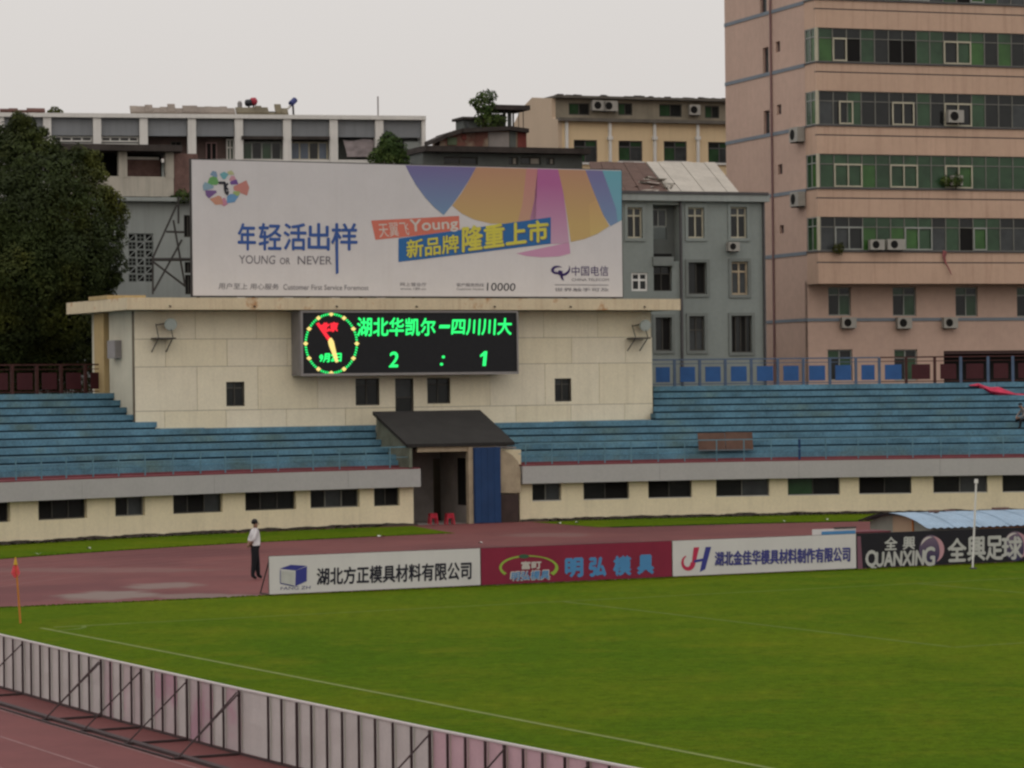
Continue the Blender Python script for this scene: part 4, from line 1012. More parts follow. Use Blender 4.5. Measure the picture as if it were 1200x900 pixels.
for si, (xa, xb, mm, braces, ends) in enumerate(secs):
    ia, ib = rel.index(xa), rel.index(xb); pa, pb = ground(xa, topy(xa), NH), ground(xb, topy(xb), NH)
    NS = Frame(pa, math.degrees(math.atan2(pb.y-pa.y, pb.x-pa.x)))
    us = {k: NS.u(x, 0, topy(x)) for k, x in enumerate(rel)}; ua, ub = us[ia], us[ib]
    r = thing('advertising_board', labs[si], 'advertising board', NS.p((ua+ub)/2, 0, 0), 'boards along the near touch line')
    # slightly slack banner, one length between each pair of ribs
    for i in range(ia, ib):
        a, b = us[i]+.004, us[i+1]-.004; m_ = MB(); prev = None
        for j in range(4):
            u = a+(b-a)*j/3; row = []
            for k_ in range(5):
                z = .04+(NH-.05)*k_/4; row.append(NS.p(u, .03+.018*noise.noise(Vector((u*2.2, z*3, si)))*(1 if 0 < j < 3 else .2), z))
            if prev:
                for k_ in range(4): m_.face(prev[k_], row[k_], row[k_+1], prev[k_+1])
            prev = row
        part(r, 'banner_sheet', m_, M[['bbackm', 'bback'][(i*5) % 3 == 0] if mm == 'bbackm' else mm], smooth=True)
    part(r, 'top_rim', MB().box(NS, ua, ub, .012, .05, NH-.008, NH+.018), M['rim'])
    part(r, 'bottom_rail', MB().box(NS, ua, ub, -.02, .01, .012, .04), M['ribsteel'])
    for i in range(ia, ib+(1 if si == 3 else 0)):
        u = us[i]; th_ = .02 if rel[i] in (119, 281, 504.5, 592, 690, 27, 166, 219.7, 348.6) else .012
        part(r, 'rib', MB().box(NS, u-th_, u+th_, -.03, .0, .04, NH-.01), M['ribsteel'])
    for x in braces+ends:
        u = us[rel.index(x)]; dbl = x in (119, 281, 800)
        if x == 800: continue
        for k_ in range(2 if dbl else 1):
            uu = u+(.03 if not dbl else (-.07 if k_ else .03))
            part(r, 'brace', MB().tube(NS.p(uu, -.025, NH-.05), NS.p(uu+(.12 if k_ else 0), -1.02, .03), .014, 6), M['ribsteel'])
        part(r, 'foot', MB().box(NS, u-.02, u+.02, -1.06, -.03, .006, .04), M['ribsteel'])
    if si < 2: part(r, 'ground_bar', MB().box(NS, ua+.02, ub-.02, -1.10, -1.065, .006, .035), M['ribsteel'])

# ================================================================== PEOPLE
def grow(name, J, E, parent, mats, pick, sub=2):
    me = bpy.data.meshes.new('s'); me.from_pydata([j[0] for j in J], E, []); o = bpy.data.objects.new('s', me); COL.objects.link(o)
    sk = o.modifiers.new('k', 'SKIN'); sk.use_smooth_shade = True
    for i, j in enumerate(J):
        rr = j[1] if isinstance(j[1], tuple) else (j[1], j[1]); me.skin_vertices[0].data[i].radius = rr
    me.skin_vertices[0].data[0].use_root = True
    sb_ = o.modifiers.new('b', 'SUBSURF'); sb_.levels = sub; sb_.render_levels = sub
    m2 = bpy.data.meshes.new_from_object(o.evaluated_get(bpy.context.evaluated_depsgraph_get()))
    bpy.data.objects.remove(o); m2.name = name; m2.materials.clear()
    for x in mats: m2.materials.append(x)
    for p in m2.polygons: p.material_index = pick(p.center); p.use_smooth = True
    q = bpy.data.objects.new(name, m2); COL.objects.link(q); q.parent = parent; return q
def ball(c, rx, ry, rz_, n=10, m=8, zmin=-1):
    mb = MB(); R_ = []
    for i in range(m+1):
        t = pi*i/m; z = max(cos(t), zmin); R_.append([Vector((c[0]+rx*sin(t)*cos(2*pi*k/n), c[1]+ry*sin(t)*sin(2*pi*k/n), c[2]+rz_*z)) for k in range(n)])
    for i in range(m):
        for k in range(n): g = (k+1) % n; mb.face(R_[i][k], R_[i+1][k], R_[i+1][g], R_[i][g])
    return mb
skin = mat('skin', (.30, .17, .11), .6, .05, 9); hair = mat('black_hair', (.008, .007, .007), .6, .1, 30)
shirt = mat('white_shirt', (.68, .66, .66), .85, .08, 6); trous = mat('black_trousers', (.012, .012, .015), .85, .1, 6); shoe = mat('black_shoe', (.01, .01, .01), .4, .1, 5)
gtop = mat('grey_shirt', (.22, .20, .19), .9, .2, 8)
def hand(J, E, wrist_i, w_, d, side_v, curl):
    """palm plus four fingers and a thumb as short chains from the wrist joint"""
    d = Vector(d).normalized(); s = Vector(side_v).normalized(); c = Vector(curl).normalized()
    palm = len(J); J.append((tuple(w_+d*.05), (.036, .018))); E.append((wrist_i, palm))
    for k, L_ in ((-1.5, .055), (-.5, .07), (.5, .075), (1.5, .062)):
        a = len(J); J.append((tuple(w_+d*.095+s*(k*.019)), (.0095, .0095))); E.append((palm, a))
        J.append((tuple(w_+d*(.095+L_*.6)+s*(k*.02)+c*.018), (.0085, .0085))); E.append((a, a+1))
        J.append((tuple(w_+d*(.095+L_*.8)+s*(k*.02)+c*.045), (.0075, .0075))); E.append((a+1, a+2))
    a = len(J); J.append((tuple(w_+d*.03-s*.045+c*.012), (.011, .011))); E.append((palm, a)); J.append((tuple(w_+d*.075-s*.058+c*.03), (.009, .009))); E.append((a, a+1))
def person_root(g, yaw, label):
    r = thing('person', label, 'person', g); r.rotation_euler = (0, 0, yaw); r['_o'] = [0, 0, 0]; return r
# standing man, hands behind the back, facing right
g = ground(299, 679.2); r = person_root(g, rad(18), 'man in white shirt and black trousers standing on the track, hands behind his back')
J = [((0, 0, .95), (.145, .165)), ((.01, 0, 1.10), (.15, .165)), ((.01, 0, 1.26), (.14, .165)), ((.0, 0, 1.39), (.11, .14)), ((.015, 0, 1.475), (.055, .058)), ((.03, 0, 1.545), (.078, .068)), ((.035, 0, 1.635), (.085, .072)),
     ((-.01, .19, 1.395), .066), ((-.09, .25, 1.17), .052), ((-.155, .12, .99), .034), ((-.01, -.19, 1.395), .066), ((-.09, -.25, 1.17), .052), ((-.165, -.10, 1.01), .034),
     ((.03, .09, .86), .115), ((.09, .10, .50), .085), ((.12, .10, .11), .062), ((.23, .115, .045), (.036, .045)), ((-.02, -.09, .86), .115), ((-.05, -.10, .50), .085), ((-.10, -.11, .11), .062), ((.02, -.125, .045), (.036, .045))]
J += [((0, .105, 1.40), .085), ((0, -.105, 1.40), .085)]
E_ = [(0, 1), (1, 2), (2, 3), (3, 4), (4, 5), (5, 6), (3, 21), (21, 7), (7, 8), (8, 9), (3, 22), (22, 10), (10, 11), (11, 12), (0, 13), (13, 14), (14, 15), (15, 16), (0, 17), (17, 18), (18, 19), (19, 20)]
hand(J, E_, 9, Vector((-.155, .12, .99)), (-.1, -1, -.35), (0, -.3, 1), (-1, 0, 0)); hand(J, E_, 12, Vector((-.165, -.10, 1.01)), (-.25, 1, -.4), (0, .3, 1), (-1, 0, .1))
def pick(c):
    if c.z > 1.47: return 0
    if c.z < .09: return 3
    if c.z < .91 or (c.z < .985 and c.x > -.13): return 2
    if abs(c.y) > .0 and c.x < -.10 and c.z < 1.12: return 0
    return 1
grow('body', J, E_, r, [skin, shirt, trous, shoe], pick, 3)
part(r, 'hair', ball((.004, 0, 1.655), .098, .090, .098, 14, 12, -.55), hair, smooth=True)
part(r, 'nose', ball((.128, 0, 1.60), .018, .013, .022), skin, smooth=True)
for s in (-1, 1):
    part(r, 'ear', ball((.025, s*.078, 1.60), .02, .012, .03), skin, smooth=True); part(r, 'eye', ball((.112, s*.03, 1.625), .008, .012, .007), hair, smooth=True)
part(r, 'mouth', ball((.113, 0, 1.562), .006, .022, .006), mat('lips', (.25, .09, .07), .6, .0), smooth=True)
part(r, 'collar', ball((.015, 0, 1.478), .072, .075, .022, 14, 6), shirt, smooth=True)
part(r, 'belt', ball((.0, 0, .975), .172, .188, .04, 18, 6), trous, smooth=True)
# seated spectator at the right edge
kk = 3; vS = .95+DEP*kk+.18; uS = A51.u(1204, vS, 490); gS = A51.p(uS, vS, Z0T+RISE*kk)
yaw = pi+.45
r = person_root(gS, yaw, 'spectator in grey clothes sitting bent forward on the right tiers at the frame edge')
J = [((0, 0, .12), (.13, .16)), ((.07, 0, .32), (.12, .16)), ((.18, 0, .50), (.12, .17)), ((.27, 0, .60), (.05, .055)), ((.34, 0, .66), (.08, .07)), ((.38, 0, .73), (.08, .072)),
     ((.20, .19, .50), .058), ((.36, .24, .28), .045), ((.50, .12, .22), .033), ((.20, -.19, .50), .058), ((.36, -.24, .28), .045), ((.50, -.10, .22), .033),
     ((.06, .11, .10), .09), ((.46, .16, .12), .065), ((.50, .15, -.20), .045), ((.62, .17, -.25), (.036, .045)), ((.06, -.11, .10), .09), ((.46, -.17, .12), .065), ((.46, -.16, -.20), .045), ((.58, -.18, -.25), (.036, .045))]
E_ = [(0, 1), (1, 2), (2, 3), (3, 4), (4, 5), (2, 6), (6, 7), (7, 8), (2, 9), (9, 10), (10, 11), (0, 12), (12, 13), (13, 14), (14, 15), (0, 16), (16, 17), (17, 18), (18, 19)]
hand(J, E_, 8, Vector((.50, .12, .22)), (.5, -.6, -.3), (0, .4, 1), (.3, 0, -1)); hand(J, E_, 11, Vector((.50, -.10, .22)), (.5, .6, -.3), (0, -.4, 1), (.3, 0, -1))
grow('body', J, E_, r, [skin, gtop, trous, shoe], lambda c: 0 if (c.z > .60 or (c.x > .46 and .15 < c.z < .28 and abs(c.y) < .14)) else (3 if c.z < -.2 else (2 if c.z < .17 else 1)))
part(r, 'hair', ball((.36, 0, .765), .10, .088, .08, 14, 10, -.2), hair, smooth=True)
part(r, 'nose', ball((.468, 0, .70), .018, .013, .02), skin, smooth=True)
for s in (-1, 1): part(r, 'ear', ball((.37, s*.078, .70), .02, .012, .03), skin, smooth=True)
# ================================================================== BUILDINGS BEHIND
def body(root, fr, u0, u1, v0, v1, z0, z1, m, name='wall', holes=()):
    return part(root, name, MB().wall(fr, u0, u1, z0, z1, v0, v0+.3, list(holes)), M[m])
def closed(root, fr, u0, u1, v0, v1, z0, z1, m, name='side_wall', front=False):
    if front: part(root, name, MB().box(fr, u0, u1, v0, v1, z0, z1), M[m]); return
    part(root, name, MB().box(fr, u0+.002, u0+.25, v0+.302, v1, z0, z1-.003), M[m])
    part(root, name, MB().box(fr, u1-.25, u1-.002, v0+.302, v1, z0, z1-.003), M[m])
    part(root, 'back_wall', MB().box(fr, u0+.252, u1-.252, v1-.25, v1-.002, z0, z1-.003), M[m])
# ---------------- salmon tower
T = Frame(atd(947.5, 150), 19.7)
r = tw = thing('apartment_tower', 'tall salmon tiled apartment block with bands of green glazed windows', 'building', T.p(12, 6, 0))
uR = 26.0; PR = 1.3; DPT = 9.75
zA = lambda y, px=1000, v=-PR: T.z(px, y, v)
zo = T.z(1000, 332.4, -PR)                       # underside of the projecting floors
st = (T.z(1000, 254.2, -PR)-T.z(1000, 293.6, -PR)); pitch = (T.z(1000, 33.3, -PR)-T.z(1000, 254.2, -PR))/3
zwin0 = T.z(1000, 293.6, -PR)                    # sill of lowest band
# lower flat wall with windows
hol = []
for a, b, c, d in ((970.5, 997, 336.5, 370), (1046, 1073.5, 336.5, 370.5), (1119.5, 1145.5, 336.5, 371), (1191.5, 1218, 337, 371.5)):
    hol.append((T.u(a, 0, c), T.u(b, 0, c), T.z(a, d), T.z(a, c)))
hol2 = [(T.u(970, 0, 420), T.u(999, 0, 420), T.z(984, 446), T.z(984, 409.5)), (T.u(1048, 0, 420), T.u(1075, 0, 420), T.z(1060, 446), T.z(1060, 409.5))]
dkh = (T.u(1106, 0, 430), uR-.5, T.z(1130, 452), T.z(1130, 411))
part(tw, 'wall', MB().wall(T, 0, uR, 0, zo+.15, 0, .3, hol+hol2+[dkh]), M['tower'])
for h in hol+hol2: window(tw, T, *h, .1, (0, .5, 1), .27, .06, 'alu', ['glass', 'glassg', 'glassg', 'glass'])
part(tw, 'dark_opening', MB().box(T, dkh[0], dkh[1], .7, .8, dkh[2], dkh[3]), M['dark'])  # dark sheet; the darkness inside the opening is put into its colour
part(tw, 'opening_lintel', MB().box(T, dkh[0], dkh[1], .05, .69, dkh[3]-.16, dkh[3]-.01), mat('dark_red_lintel', (.07, .04, .038), .8, .2))
part(tw, 'string_course', MB().box(T, -.03, uR, -.05, -.002, T.z(984, 376.5), T.z(984, 372.8)), M['bluestripe'])
# projecting floors
zTop = 32.0
k = 0; z = zwin0
part(tw, 'band_soffit', MB().box(T, .01, uR, -PR+.01, -.01, zo, zo+.1), M['towerband'])
glz = {0: 'G G d g g g2 g G g2 g g2 g2'.split(), }
rt = random.Random(11)
zprev = zo
while z < zTop:
    zs, zt_ = z, z+st
    # spandrel below this band: two lifts divided by a recessed groove
    gz = zs-(zs-zprev)*.36
    part(tw, 'spandrel', MB().box(T, .0, uR, -PR, -PR+.22, zprev+(.12 if k == 0 else .0)-(.12 if k == 0 else 0), gz-.03), M['towerband'])
    part(tw, 'spandrel', MB().box(T, .0, uR, -PR, -PR+.22, gz+.03, zs-.08), M['towerband'])
    part(tw, 'groove', MB().box(T, .0, uR, -PR+.03, -PR+.2, gz-.03, gz+.03), M['sill'])
    part(tw, 'spandrel_end', MB().box(T, .002, .2, -PR+.222, -.002, zprev, zs-.08), M['towerband'])
    part(tw, 'sill', MB().box(T, -.04, uR, -PR-.07, -.004, zs-.078, zs-.004), M['sill'])
    # glazed band
    cw = .765; n = int(uR/cw); wv_ = -PR+.05
    fr_m = MB(); holes = []; trz = zs+st*.70
    for i in range(n):
        a = .16+cw*i; holes += [(a+.03, a+cw-.02, zs+.03, trz-.02), (a+.03, a+cw-.02, trz+.02, zt_-.03)]
    fr_m.wall(T, .0, .16+cw*n, zs, zt_, wv_, wv_+.06, holes); wn = part(tw, 'window_band', fr_m, M['bandframe'])
    base = {0: ['glass2', 'glass2', 'glass', 'glassg2', 'glassg', 'glassg2', 'glassg2', 'glassg', 'glass2', 'glassg', 'dark', 'glassg2', 'glassg'],
            1: ['glassg', 'glassg', 'glassg', 'glassg2', 'glassg', 'glassg', 'glassg', 'glassg', 'glassg', 'glassg', 'glassg2', 'glassg', 'glassg'],
            2: ['glass2', 'glass', 'glassg', 'glass', 'glass', 'glass', 'glass', 'glassg', 'glass', 'glass', 'glass', 'glassg', 'glass', 'glass'],
            3: ['glassg2', 'glass', 'dark', 'glassg', 'glass', 'dark', 'dark', 'glassg', 'glassg', 'glass', 'glassg', 'glassg2', 'glass']}.get(k % 4)
    for i, (a, b, c, d) in enumerate(holes):
        if i//2 > 17: break
        m_ = MB(); P = T.p; m_.face(P(a-.01, wv_+.035, c-.01), P(b+.01, wv_+.035, c-.01), P(b+.01, wv_+.035, d+.01), P(a-.01, wv_+.035, d+.01))
        gm = base[(i//2) % len(base)]
        if i % 2: gm = 'glass' if gm in ('dark', 'glass', 'glass2') else 'glassg'
        part(wn, 'pane', m_, M[gm])
    m_ = MB(); m_.box(T, holes[36][0], .16+cw*n, wv_+.03, wv_+.04, zs, zt_); part(wn, 'far_panes', m_, M['glassg'])
    # opening casements standing proud, paler frame
    for i, w2 in {0: ((1, 2), (6, 2), (11, 1)), 1: ((1, 2), (5, 2), (9, 2)), 2: ((1.4, 1), (5.2, 1.6), (9, 2)), 3: ((1, 1), (9, 2))}[k % 4]:
        a = .16+cw*i; b = a+cw*w2
        hh = [(a+.07, b-.07, zs+.1, trz-.06)] if w2 <= 1 else [(a+.07, (a+b)/2-.03, zs+.1, trz-.06), ((a+b)/2+.03, b-.07, zs+.1, trz-.06)]
        part(wn, 'casement_frame', MB().wall(T, a, b, zs+.03, trz+.02, wv_-.05, wv_-.004, hh), M['cremeframe' if k % 4 else 'alu'])
    # left return of the band
    S = T.side(0, 0)
    window(tw, S, .06, PR-.05, zs, zt_, .01, (0, .5, 1), .27, .05, 'alu', ['glassg', 'glassg', 'glassg2', 'glassg'], name='side_window')
    part(tw, 'corner_post', MB().box(T, -.02, .11, -PR-.02, -PR+.1, zs-.002, zt_+.002), M['cremeframe'])
    zprev = zt_; z += pitch; k += 1
part(tw, 'top_floor_wall', MB().box(T, 0, uR, -PR, -.002, zprev, zprev+1.2), M['towerband'])
zR = zprev+1.4
part(tw, 'roof_slab', MB().box(T, -.1, uR, -PR-.1, DPT, zR-.198, zR), M['sill'])
part(tw, 'wall', MB().box(T, .302, uR, .0, .3, zo+.152, zR-.2), M['tower'])
# left face
SL_ = T.side(0, DPT)
sh = []
for a, b, c, d in ((890.5, 898.5, -20, 18.5), (894, 900.8, 55.5, 89), (909, 914, 48.5, 61), (895, 902, 129.5, 158.5), (910.5, 915.5, 122.5, 134.5), (911.5, 916.8, 192.5, 204.5), (913.8, 918.5, 263.8, 273.5), (905, 910, -20, -8)):
    ua, za_ = SL_.hit(a, (c+d)/2); ub_, _ = SL_.hit(b, (c+d)/2); sh.append((ua, ub_, SL_.z((a+b)/2, d), SL_.z((a+b)/2, c)))
part(tw, 'side_wall', MB().wall(SL_, .0, DPT-.004, 0, zR-.2, 0, .3, sh), M['tower'])
for h in sh: window(tw, SL_, *h, .12, (0, 1), None, .04, 'pipe', ['glass2'])
part(tw, 'downpipe', MB().box(SL_, SL_.u(904.7, 0, 100), SL_.u(904.7, 0, 100)+.07, -.12, -.004, 0, zR-.3), M['pipe'])
zz_ = zwin0
for i in range(8):
    part(tw, 'side_stripe', MB().box(SL_, .0, DPT-.01, -.035, -.003, zz_-.16, zz_+.02), M['bluestripe']); zz_ += pitch
part(tw, 'side_stripe', MB().box(SL_, .0, DPT-.01, -.035, -.003, T.z(948, 376.5), T.z(948, 372.8)), M['bluestripe'])
part(tw, 'back_wall', MB().box(T, .302, uR, DPT-.25, DPT-.002, 0, zR-.21), M['tower'])
part(tw, 'far_side_wall', MB().box(T, uR-.3, uR-.002, .302, DPT-.26, 0, zR-.21), M['tower'])
def ac_px(fr, px, ytop, ybot, v, label, w_=None):
    u, z0 = fr.hit(px, ybot, v); z1 = fr.z(px, ytop, v); air_con(fr, u, z0, v, label, w_ or .78, z1-z0)
ac_px(T, 992.5, 372, 384.5, -.06, 'air conditioner under the lower left window of the salmon tower')
ac_px(T, 1057.5, 372, 385, -.06, 'air conditioner under the second lower window of the salmon tower')
ac_px(T, 1111.5, 372, 384.5, -.06, 'air conditioner left of the third lower window of the salmon tower')
ac_px(T, 1117.5, 129.5, 144, -PR-.09, 'air conditioner standing on the second band sill from the top of the tower', .85)
ac_px(T, 1025.5, 281, 293, -PR-.09, 'left of two air conditioners on the lowest band sill of the tower')
ac_px(T, 1047.5, 280.5, 293, -PR-.09, 'right of two air conditioners on the lowest band sill of the tower', .95)
ac_px(T, 1119, 206, 217.5, -PR-.09, 'air conditioner among plants on the third band sill of the tower', .6)
S2 = T.side(0, 0)
for y, lab in ((165, 'upper air conditioner hung on the left face of the salmon tower'), (241, 'lower air conditioner hung on the left face of the salmon tower')):
    u, z0 = SL_.hit(947, y); air_con(SL_, DPT-.5, z0, -.02, lab, .95, .72, .42)
# plants and washing on the bands
def leafy(name, label, cat, centres, n, size, m, stem=None, group=None, seed=1, squash=1.0):
    """crown of small leaf faces around a set of (centre, radius) clumps, plus trunk polyline list"""
    rr = random.Random(seed); mb = MB(); v = mb.v; f = mb.f
    tot = sum(c[1]**2 for c in centres)
    for c, R in centres:
        for _ in range(int(n*R*R/tot)):
            d = Vector((rr.gauss(0, 1), rr.gauss(0, 1), rr.gauss(0, 1))).normalized()
            k = rr.uniform(.55, 1.0)**.5*(1+.32*noise.noise(d*2.2+c*.7)); p = c+Vector((d.x, d.y, d.z*squash))*R*k
            nrm = (d+Vector((rr.uniform(-.8, .8), rr.uniform(-.8, .8), rr.uniform(-.3, 1.0)))).normalized()
            x = nrm.orthogonal().normalized(); x = Matrix.Rotation(rr.uniform(0, 6.28), 3, nrm) @ x; y = nrm.cross(x); s = size*rr.uniform(.6, 1.3)
            i = len(v); v += [p-x*s, p-y*s*.45, p+x*s, p+y*s*.45]; f.append((i, i+1, i+2, i+3))
    base = stem[0][0] if stem else centres[0][0]
    r = thing(name, label, cat, base, group)
    part(r, 'crown', mb, m)
    if stem:
        t = MB()
        for a, b, r0, r1 in stem: t.tube(a, b, r0, 7, r1)
        part(r, 'trunk', t, M['bark'])
    return r
def leafmat(name, a, b, c, sc=.45):
    m = mat(name, a, .8, .35, sc*3, patch=(b, sc, .45, .62), spec=.25, fine=.2)
    return m
lf_dark = leafmat('dark_foliage', (.025, .037, .006), (.074, .078, .009), None, .2)
lf_mid = leafmat('mid_foliage', (.035, .065, .013), (.07, .10, .02), None, .8)
u, z = T.hit(1120, 216, -PR-.3); c = T.p(u, -PR-.3, z)
leafy('potted_plant', 'leafy plant on the third band sill of the salmon tower', 'plant', [(c+Vector((0, 0, .2)), .35), (c+Vector((-.5, 0, .15)), .28)], 500, .07, lf_mid, [(c+Vector((0, 0, -.28)), c+Vector((0, 0, .2)), .04, .02)], seed=4)
u, z = T.hit(983, 291, -PR-.25); c = T.p(u, -PR-.25, z)
leafy('potted_plant', 'dark plant at the left end of the lowest band sill of the tower', 'plant', [(c, .30)], 300, .06, lf_dark, [(c+Vector((0, 0, -.25)), c, .04, .02)], seed=5)
m_ = MB(); prev = None
for i, (x, y) in enumerate(((1107.5, 293), (1106, 300), (1108, 307), (1112, 314), (1115, 321))):
    row = []
    for j, dx in enumerate((-2.2, 0, 2.4)): u, z = T.hit(x+dx*(1-.15*i), y+j, -PR-.12-.04*(j == 1)); row.append(T.p(u, -PR-.12-.05*(j == 1), z))
    if prev: m_.face(prev[0], row[0], row[1], prev[1]); m_.face(prev[1], row[1], row[2], prev[2])
    prev = row
single('hanging_cloth', 'reddish cloth hanging from the lowest band sill of the salmon tower', 'cloth', m_, mat('faded_red_cloth', (.30, .10, .10), .9, .3, 5), smooth=True)
# ---------------- grey block
G = Frame(atd(728, 138), 20.5)
gA, gB = G.u(700, 0, 300), G.u(897, 0, 300); zc, zc2 = G.z(810, 236), G.z(810, 228)
r = gb_ = thing('grey_block', 'grey green rendered four storey block with mixed old windows', 'building', G.p((gA+gB)/2, 4, 0))
def gh(a, b, c, d): return (G.u(a, 0, (c+d)/2), G.u(b, 0, (c+d)/2), G.z((a+b)/2, d), G.z((a+b)/2, c))
W1 = gh(735, 752.5, 243, 279); W3 = gh(806, 825, 243, 279); W4 = gh(856, 875, 242.5, 279)
R1b = gh(740, 759, 319.5, 341); R3 = gh(806.5, 828, 307.5, 344.5); R4 = gh(857, 876.5, 306.5, 345.5)
Q2 = gh(768, 787, 372, 411); Q3 = gh(807.5, 825.5, 370.5, 411); Q4 = gh(857, 881, 370, 413)
BAY = gh(765.5, 796, 240, 306); BY2 = gh(766, 787.5, 312, 341)
part(gb_, 'wall', MB().wall(G, gA, gB, 0, zc, 0, .3, [W1, W3, W4, R1b, R3, R4, Q2, Q3, Q4, BAY, BY2]), M['grey'])
closed(gb_, G, gA, gB, 0, 9, 0, zc, 'grey')
part(gb_, 'cornice', MB().box(G, gA-.1, gB+.12, -.28, .5, zc+.002, zc2), M['palegrn'])
part(gb_, 'gutter', MB().box(G, gA-.1, gB+.05, -.34, .2, zc2+.002, zc2+.12), M['sill'])
for h, gm, fm in ((W1, ['glass', 'glass2', 'glass', 'glass2'], 'cremeframe'), (W3, ['glass', 'glass2'], 'cremeframe'), (W4, ['glass', 'glass2'], 'cremeframe')):
    window(gb_, G, *h, .1, (0, .5, 1), .27, .07, fm, gm)
window(gb_, G, *R1b, .05, (0, .5, 1), .4, .09, 'white', ['glass'])
window(gb_, G, *R3, .16, (0, .5, 1), None, .05, 'winframe', ['glass', 'dark'])
window(gb_, G, *R4, .1, (0, .5, 1), .3, .09, 'beige', ['glass2', 'glass'])
window(gb_, G, *Q3, .1, (0, .5, 1), .4, .07, 'winframe', ['glass2', 'glass'])
window(gb_, G, *Q2, .12, (0, .5, 1), None, .05, 'winframe', ['glass', 'dark'])
window(gb_, G, *Q4, .1, (0, .25, .5, .75, 1), None, .04, 'winframe', ['dark', 'glass'])
part(gb_, 'bay_back', MB().wall(G, BAY[0]-.05, BAY[1]+.05, BAY[2]-.05, BAY[3]+.05, .55, .7, [gh(767, 787, 244, 279.5)]), M['greydk'])
bw = gh(767, 787, 244, 279.5); window(gb_, G, bw[0], bw[1], bw[2]+.55, bw[3], .58, (0, .5, 1), None, .06, 'alu', ['glass', 'glass2'])
part(gb_, 'bay_shelf', MB().box(G, BAY[0]+.02, BAY[1]-.3, .2, .5, BAY[2]+.05, BAY[2]+.35), M['dark'])
window(gb_, G, *BY2, .2, (0, .5, 1), .3, .04, 'winframe', ['dark', 'glass'])
for u_, w_ in ((BAY[0], -.1), (BAY[1], .1)): part(gb_, 'bay_side', MB().box(G, min(u_, u_+w_), max(u_, u_+w_), .302, .6, BAY[2]-.1, BAY[3]+.1), M['grey'])
for z_ in (BAY[2]-.1, BAY[3]): part(gb_, 'bay_slab', MB().box(G, BAY[0]+.01, BAY[1]-.01, .302, .549, z_, z_+.1), M['grey'])
part(gb_, 'shutter_box', MB().box(G, BY2[0]-.05, BY2[1]+.05, -.12, -.002, BY2[3]+.02, G.z(776, 301)), M['grey2'])
for h in (R3, R4, Q2, Q3, Q4, W1, W3, W4):
    a, b, c, d = h; w_ = .14
    part(gb_, 'window_surround', MB().wall(G, a-w_, b+w_, c-w_, d+w_, -.06, -.002, [(a-.003, b+.003, c-.003, d+.003)]), M['grey2' if h in (R3, R4, Q4, Q3, Q2) else 'grey'])
part(gb_, 'downpipe', MB().box(G, G.u(796.3, 0, 300), G.u(798.3, 0, 300), -.14, -.004, 0, zc-.02), M['sill'])
part(gb_, 'downpipe', MB().box(G, G.u(893.5, 0, 300), G.u(895.3, 0, 300), -.14, -.004, 0, zc-.02), M['sill'])
ac_px(G, 857.5, 284, 294.5, -.04, 'air conditioner below the upper right window of the grey block', .55)
def roofsheet(root, fr, quad, z0y, z1y, v0, v1, m, name, n=1, gap=.02):
    """quad: eave left px, eave right px, ridge right px, ridge left px; y given at eave/ridge"""
    a, b, c, d = quad
    ea, eb = fr.hit(a, z0y, v0), fr.hit(b, z0y, v0); rc, rd = fr.hit(c, z1y, v1), fr.hit(d, z1y, v1)
    ze = (ea[1]+eb[1])/2; zr = (rc[1]+rd[1])/2
    for i in range(n):
        t0, t1 = i/n, (i+1)/n; m_ = MB()
        q = [fr.p(ea[0]+(eb[0]-ea[0])*t0+gap/2, v0, ze), fr.p(ea[0]+(eb[0]-ea[0])*t1-gap/2, v0, ze), fr.p(rd[0]+(rc[0]-rd[0])*t1-gap/2, v1, zr), fr.p(rd[0]+(rc[0]-rd[0])*t0+gap/2, v1, zr)]
        dz = Vector((0, 0, .02*(i % 2)+.04)); m_.hexa([p-Vector((0, 0, .06)) for p in q]+[p+dz for p in q]); part(root, name, m_, M[m])
roofsheet(gb_, G, (785, 866, 838, 757), 226, 191, .0, 6.0, 'sheet', 'roof_sheet', 6)
roofsheet(gb_, G, (700, 784, 756.5, 690), 226, 191, .0, 6.0, 'tile', 'roof_tiles', 5)
m_ = MB(); rr = random.Random(5)
for i in range(26):
    x = 750+34*rr.random(); y = 226-(16*rr.random())*(1 if x < 772 else .6); t = (226-y)/35*6
    u, z = G.hit(x, y-1, t); p = G.p(u, t, z); s = rr.uniform(.15, .4)
    q = [p+Vector((rr.uniform(-s, s)*1.5, rr.uniform(-s, s), rr.uniform(0, s*.5))) for _ in range(4)]; m_.face(q[0], q[1], q[2]); m_.face(q[0], q[2], q[3])
part(gb_, 'broken_sheets', m_, M['sheet'], kind='stuff')
# ---------------- ochre building
O = Frame(atd(662, 182), 20.5)
oB = O.u(905, 0, 160); zl_ = O.z(750, 144); zt_ = O.z(750, 118.5, 1.0)
r = ob = thing('ochre_building', 'yellow ochre building with white downpipes, green windows and set back top floor', 'building', O.p(6, 4, 0))
def oh(a, b, c, d, v=0): return (O.u(a, v, (c+d)/2), O.u(b, v, (c+d)/2), O.z((a+b)/2, d, v), O.z((a+b)/2, c, v))
oh_ = [oh(672.5, 700, 164, 190.5), oh(725, 753, 165, 189), oh(778, 805, 165.5, 189), oh(830, 857, 166.5, 191)]
part(ob, 'wall', MB().wall(O, 0, oB, 0, zl_, 0, .3, oh_), M['ochwall'])
for h in oh_: window(ob, O, *h, .08, (0, .5, 1), .3, .07, 'sill', ['glassg', 'glass', 'glass2', 'glassg'])
for h in oh_: part(ob, 'window_sill', MB().box(O, h[0]-.1, h[1]+.1, -.12, .05, h[2]-.12, h[2]-.003), M['white'])
part(ob, 'ledge', MB().box(O, -.25, oB, -.35, 1.6, zl_+.002, zl_+.2), M['roofgrey'])
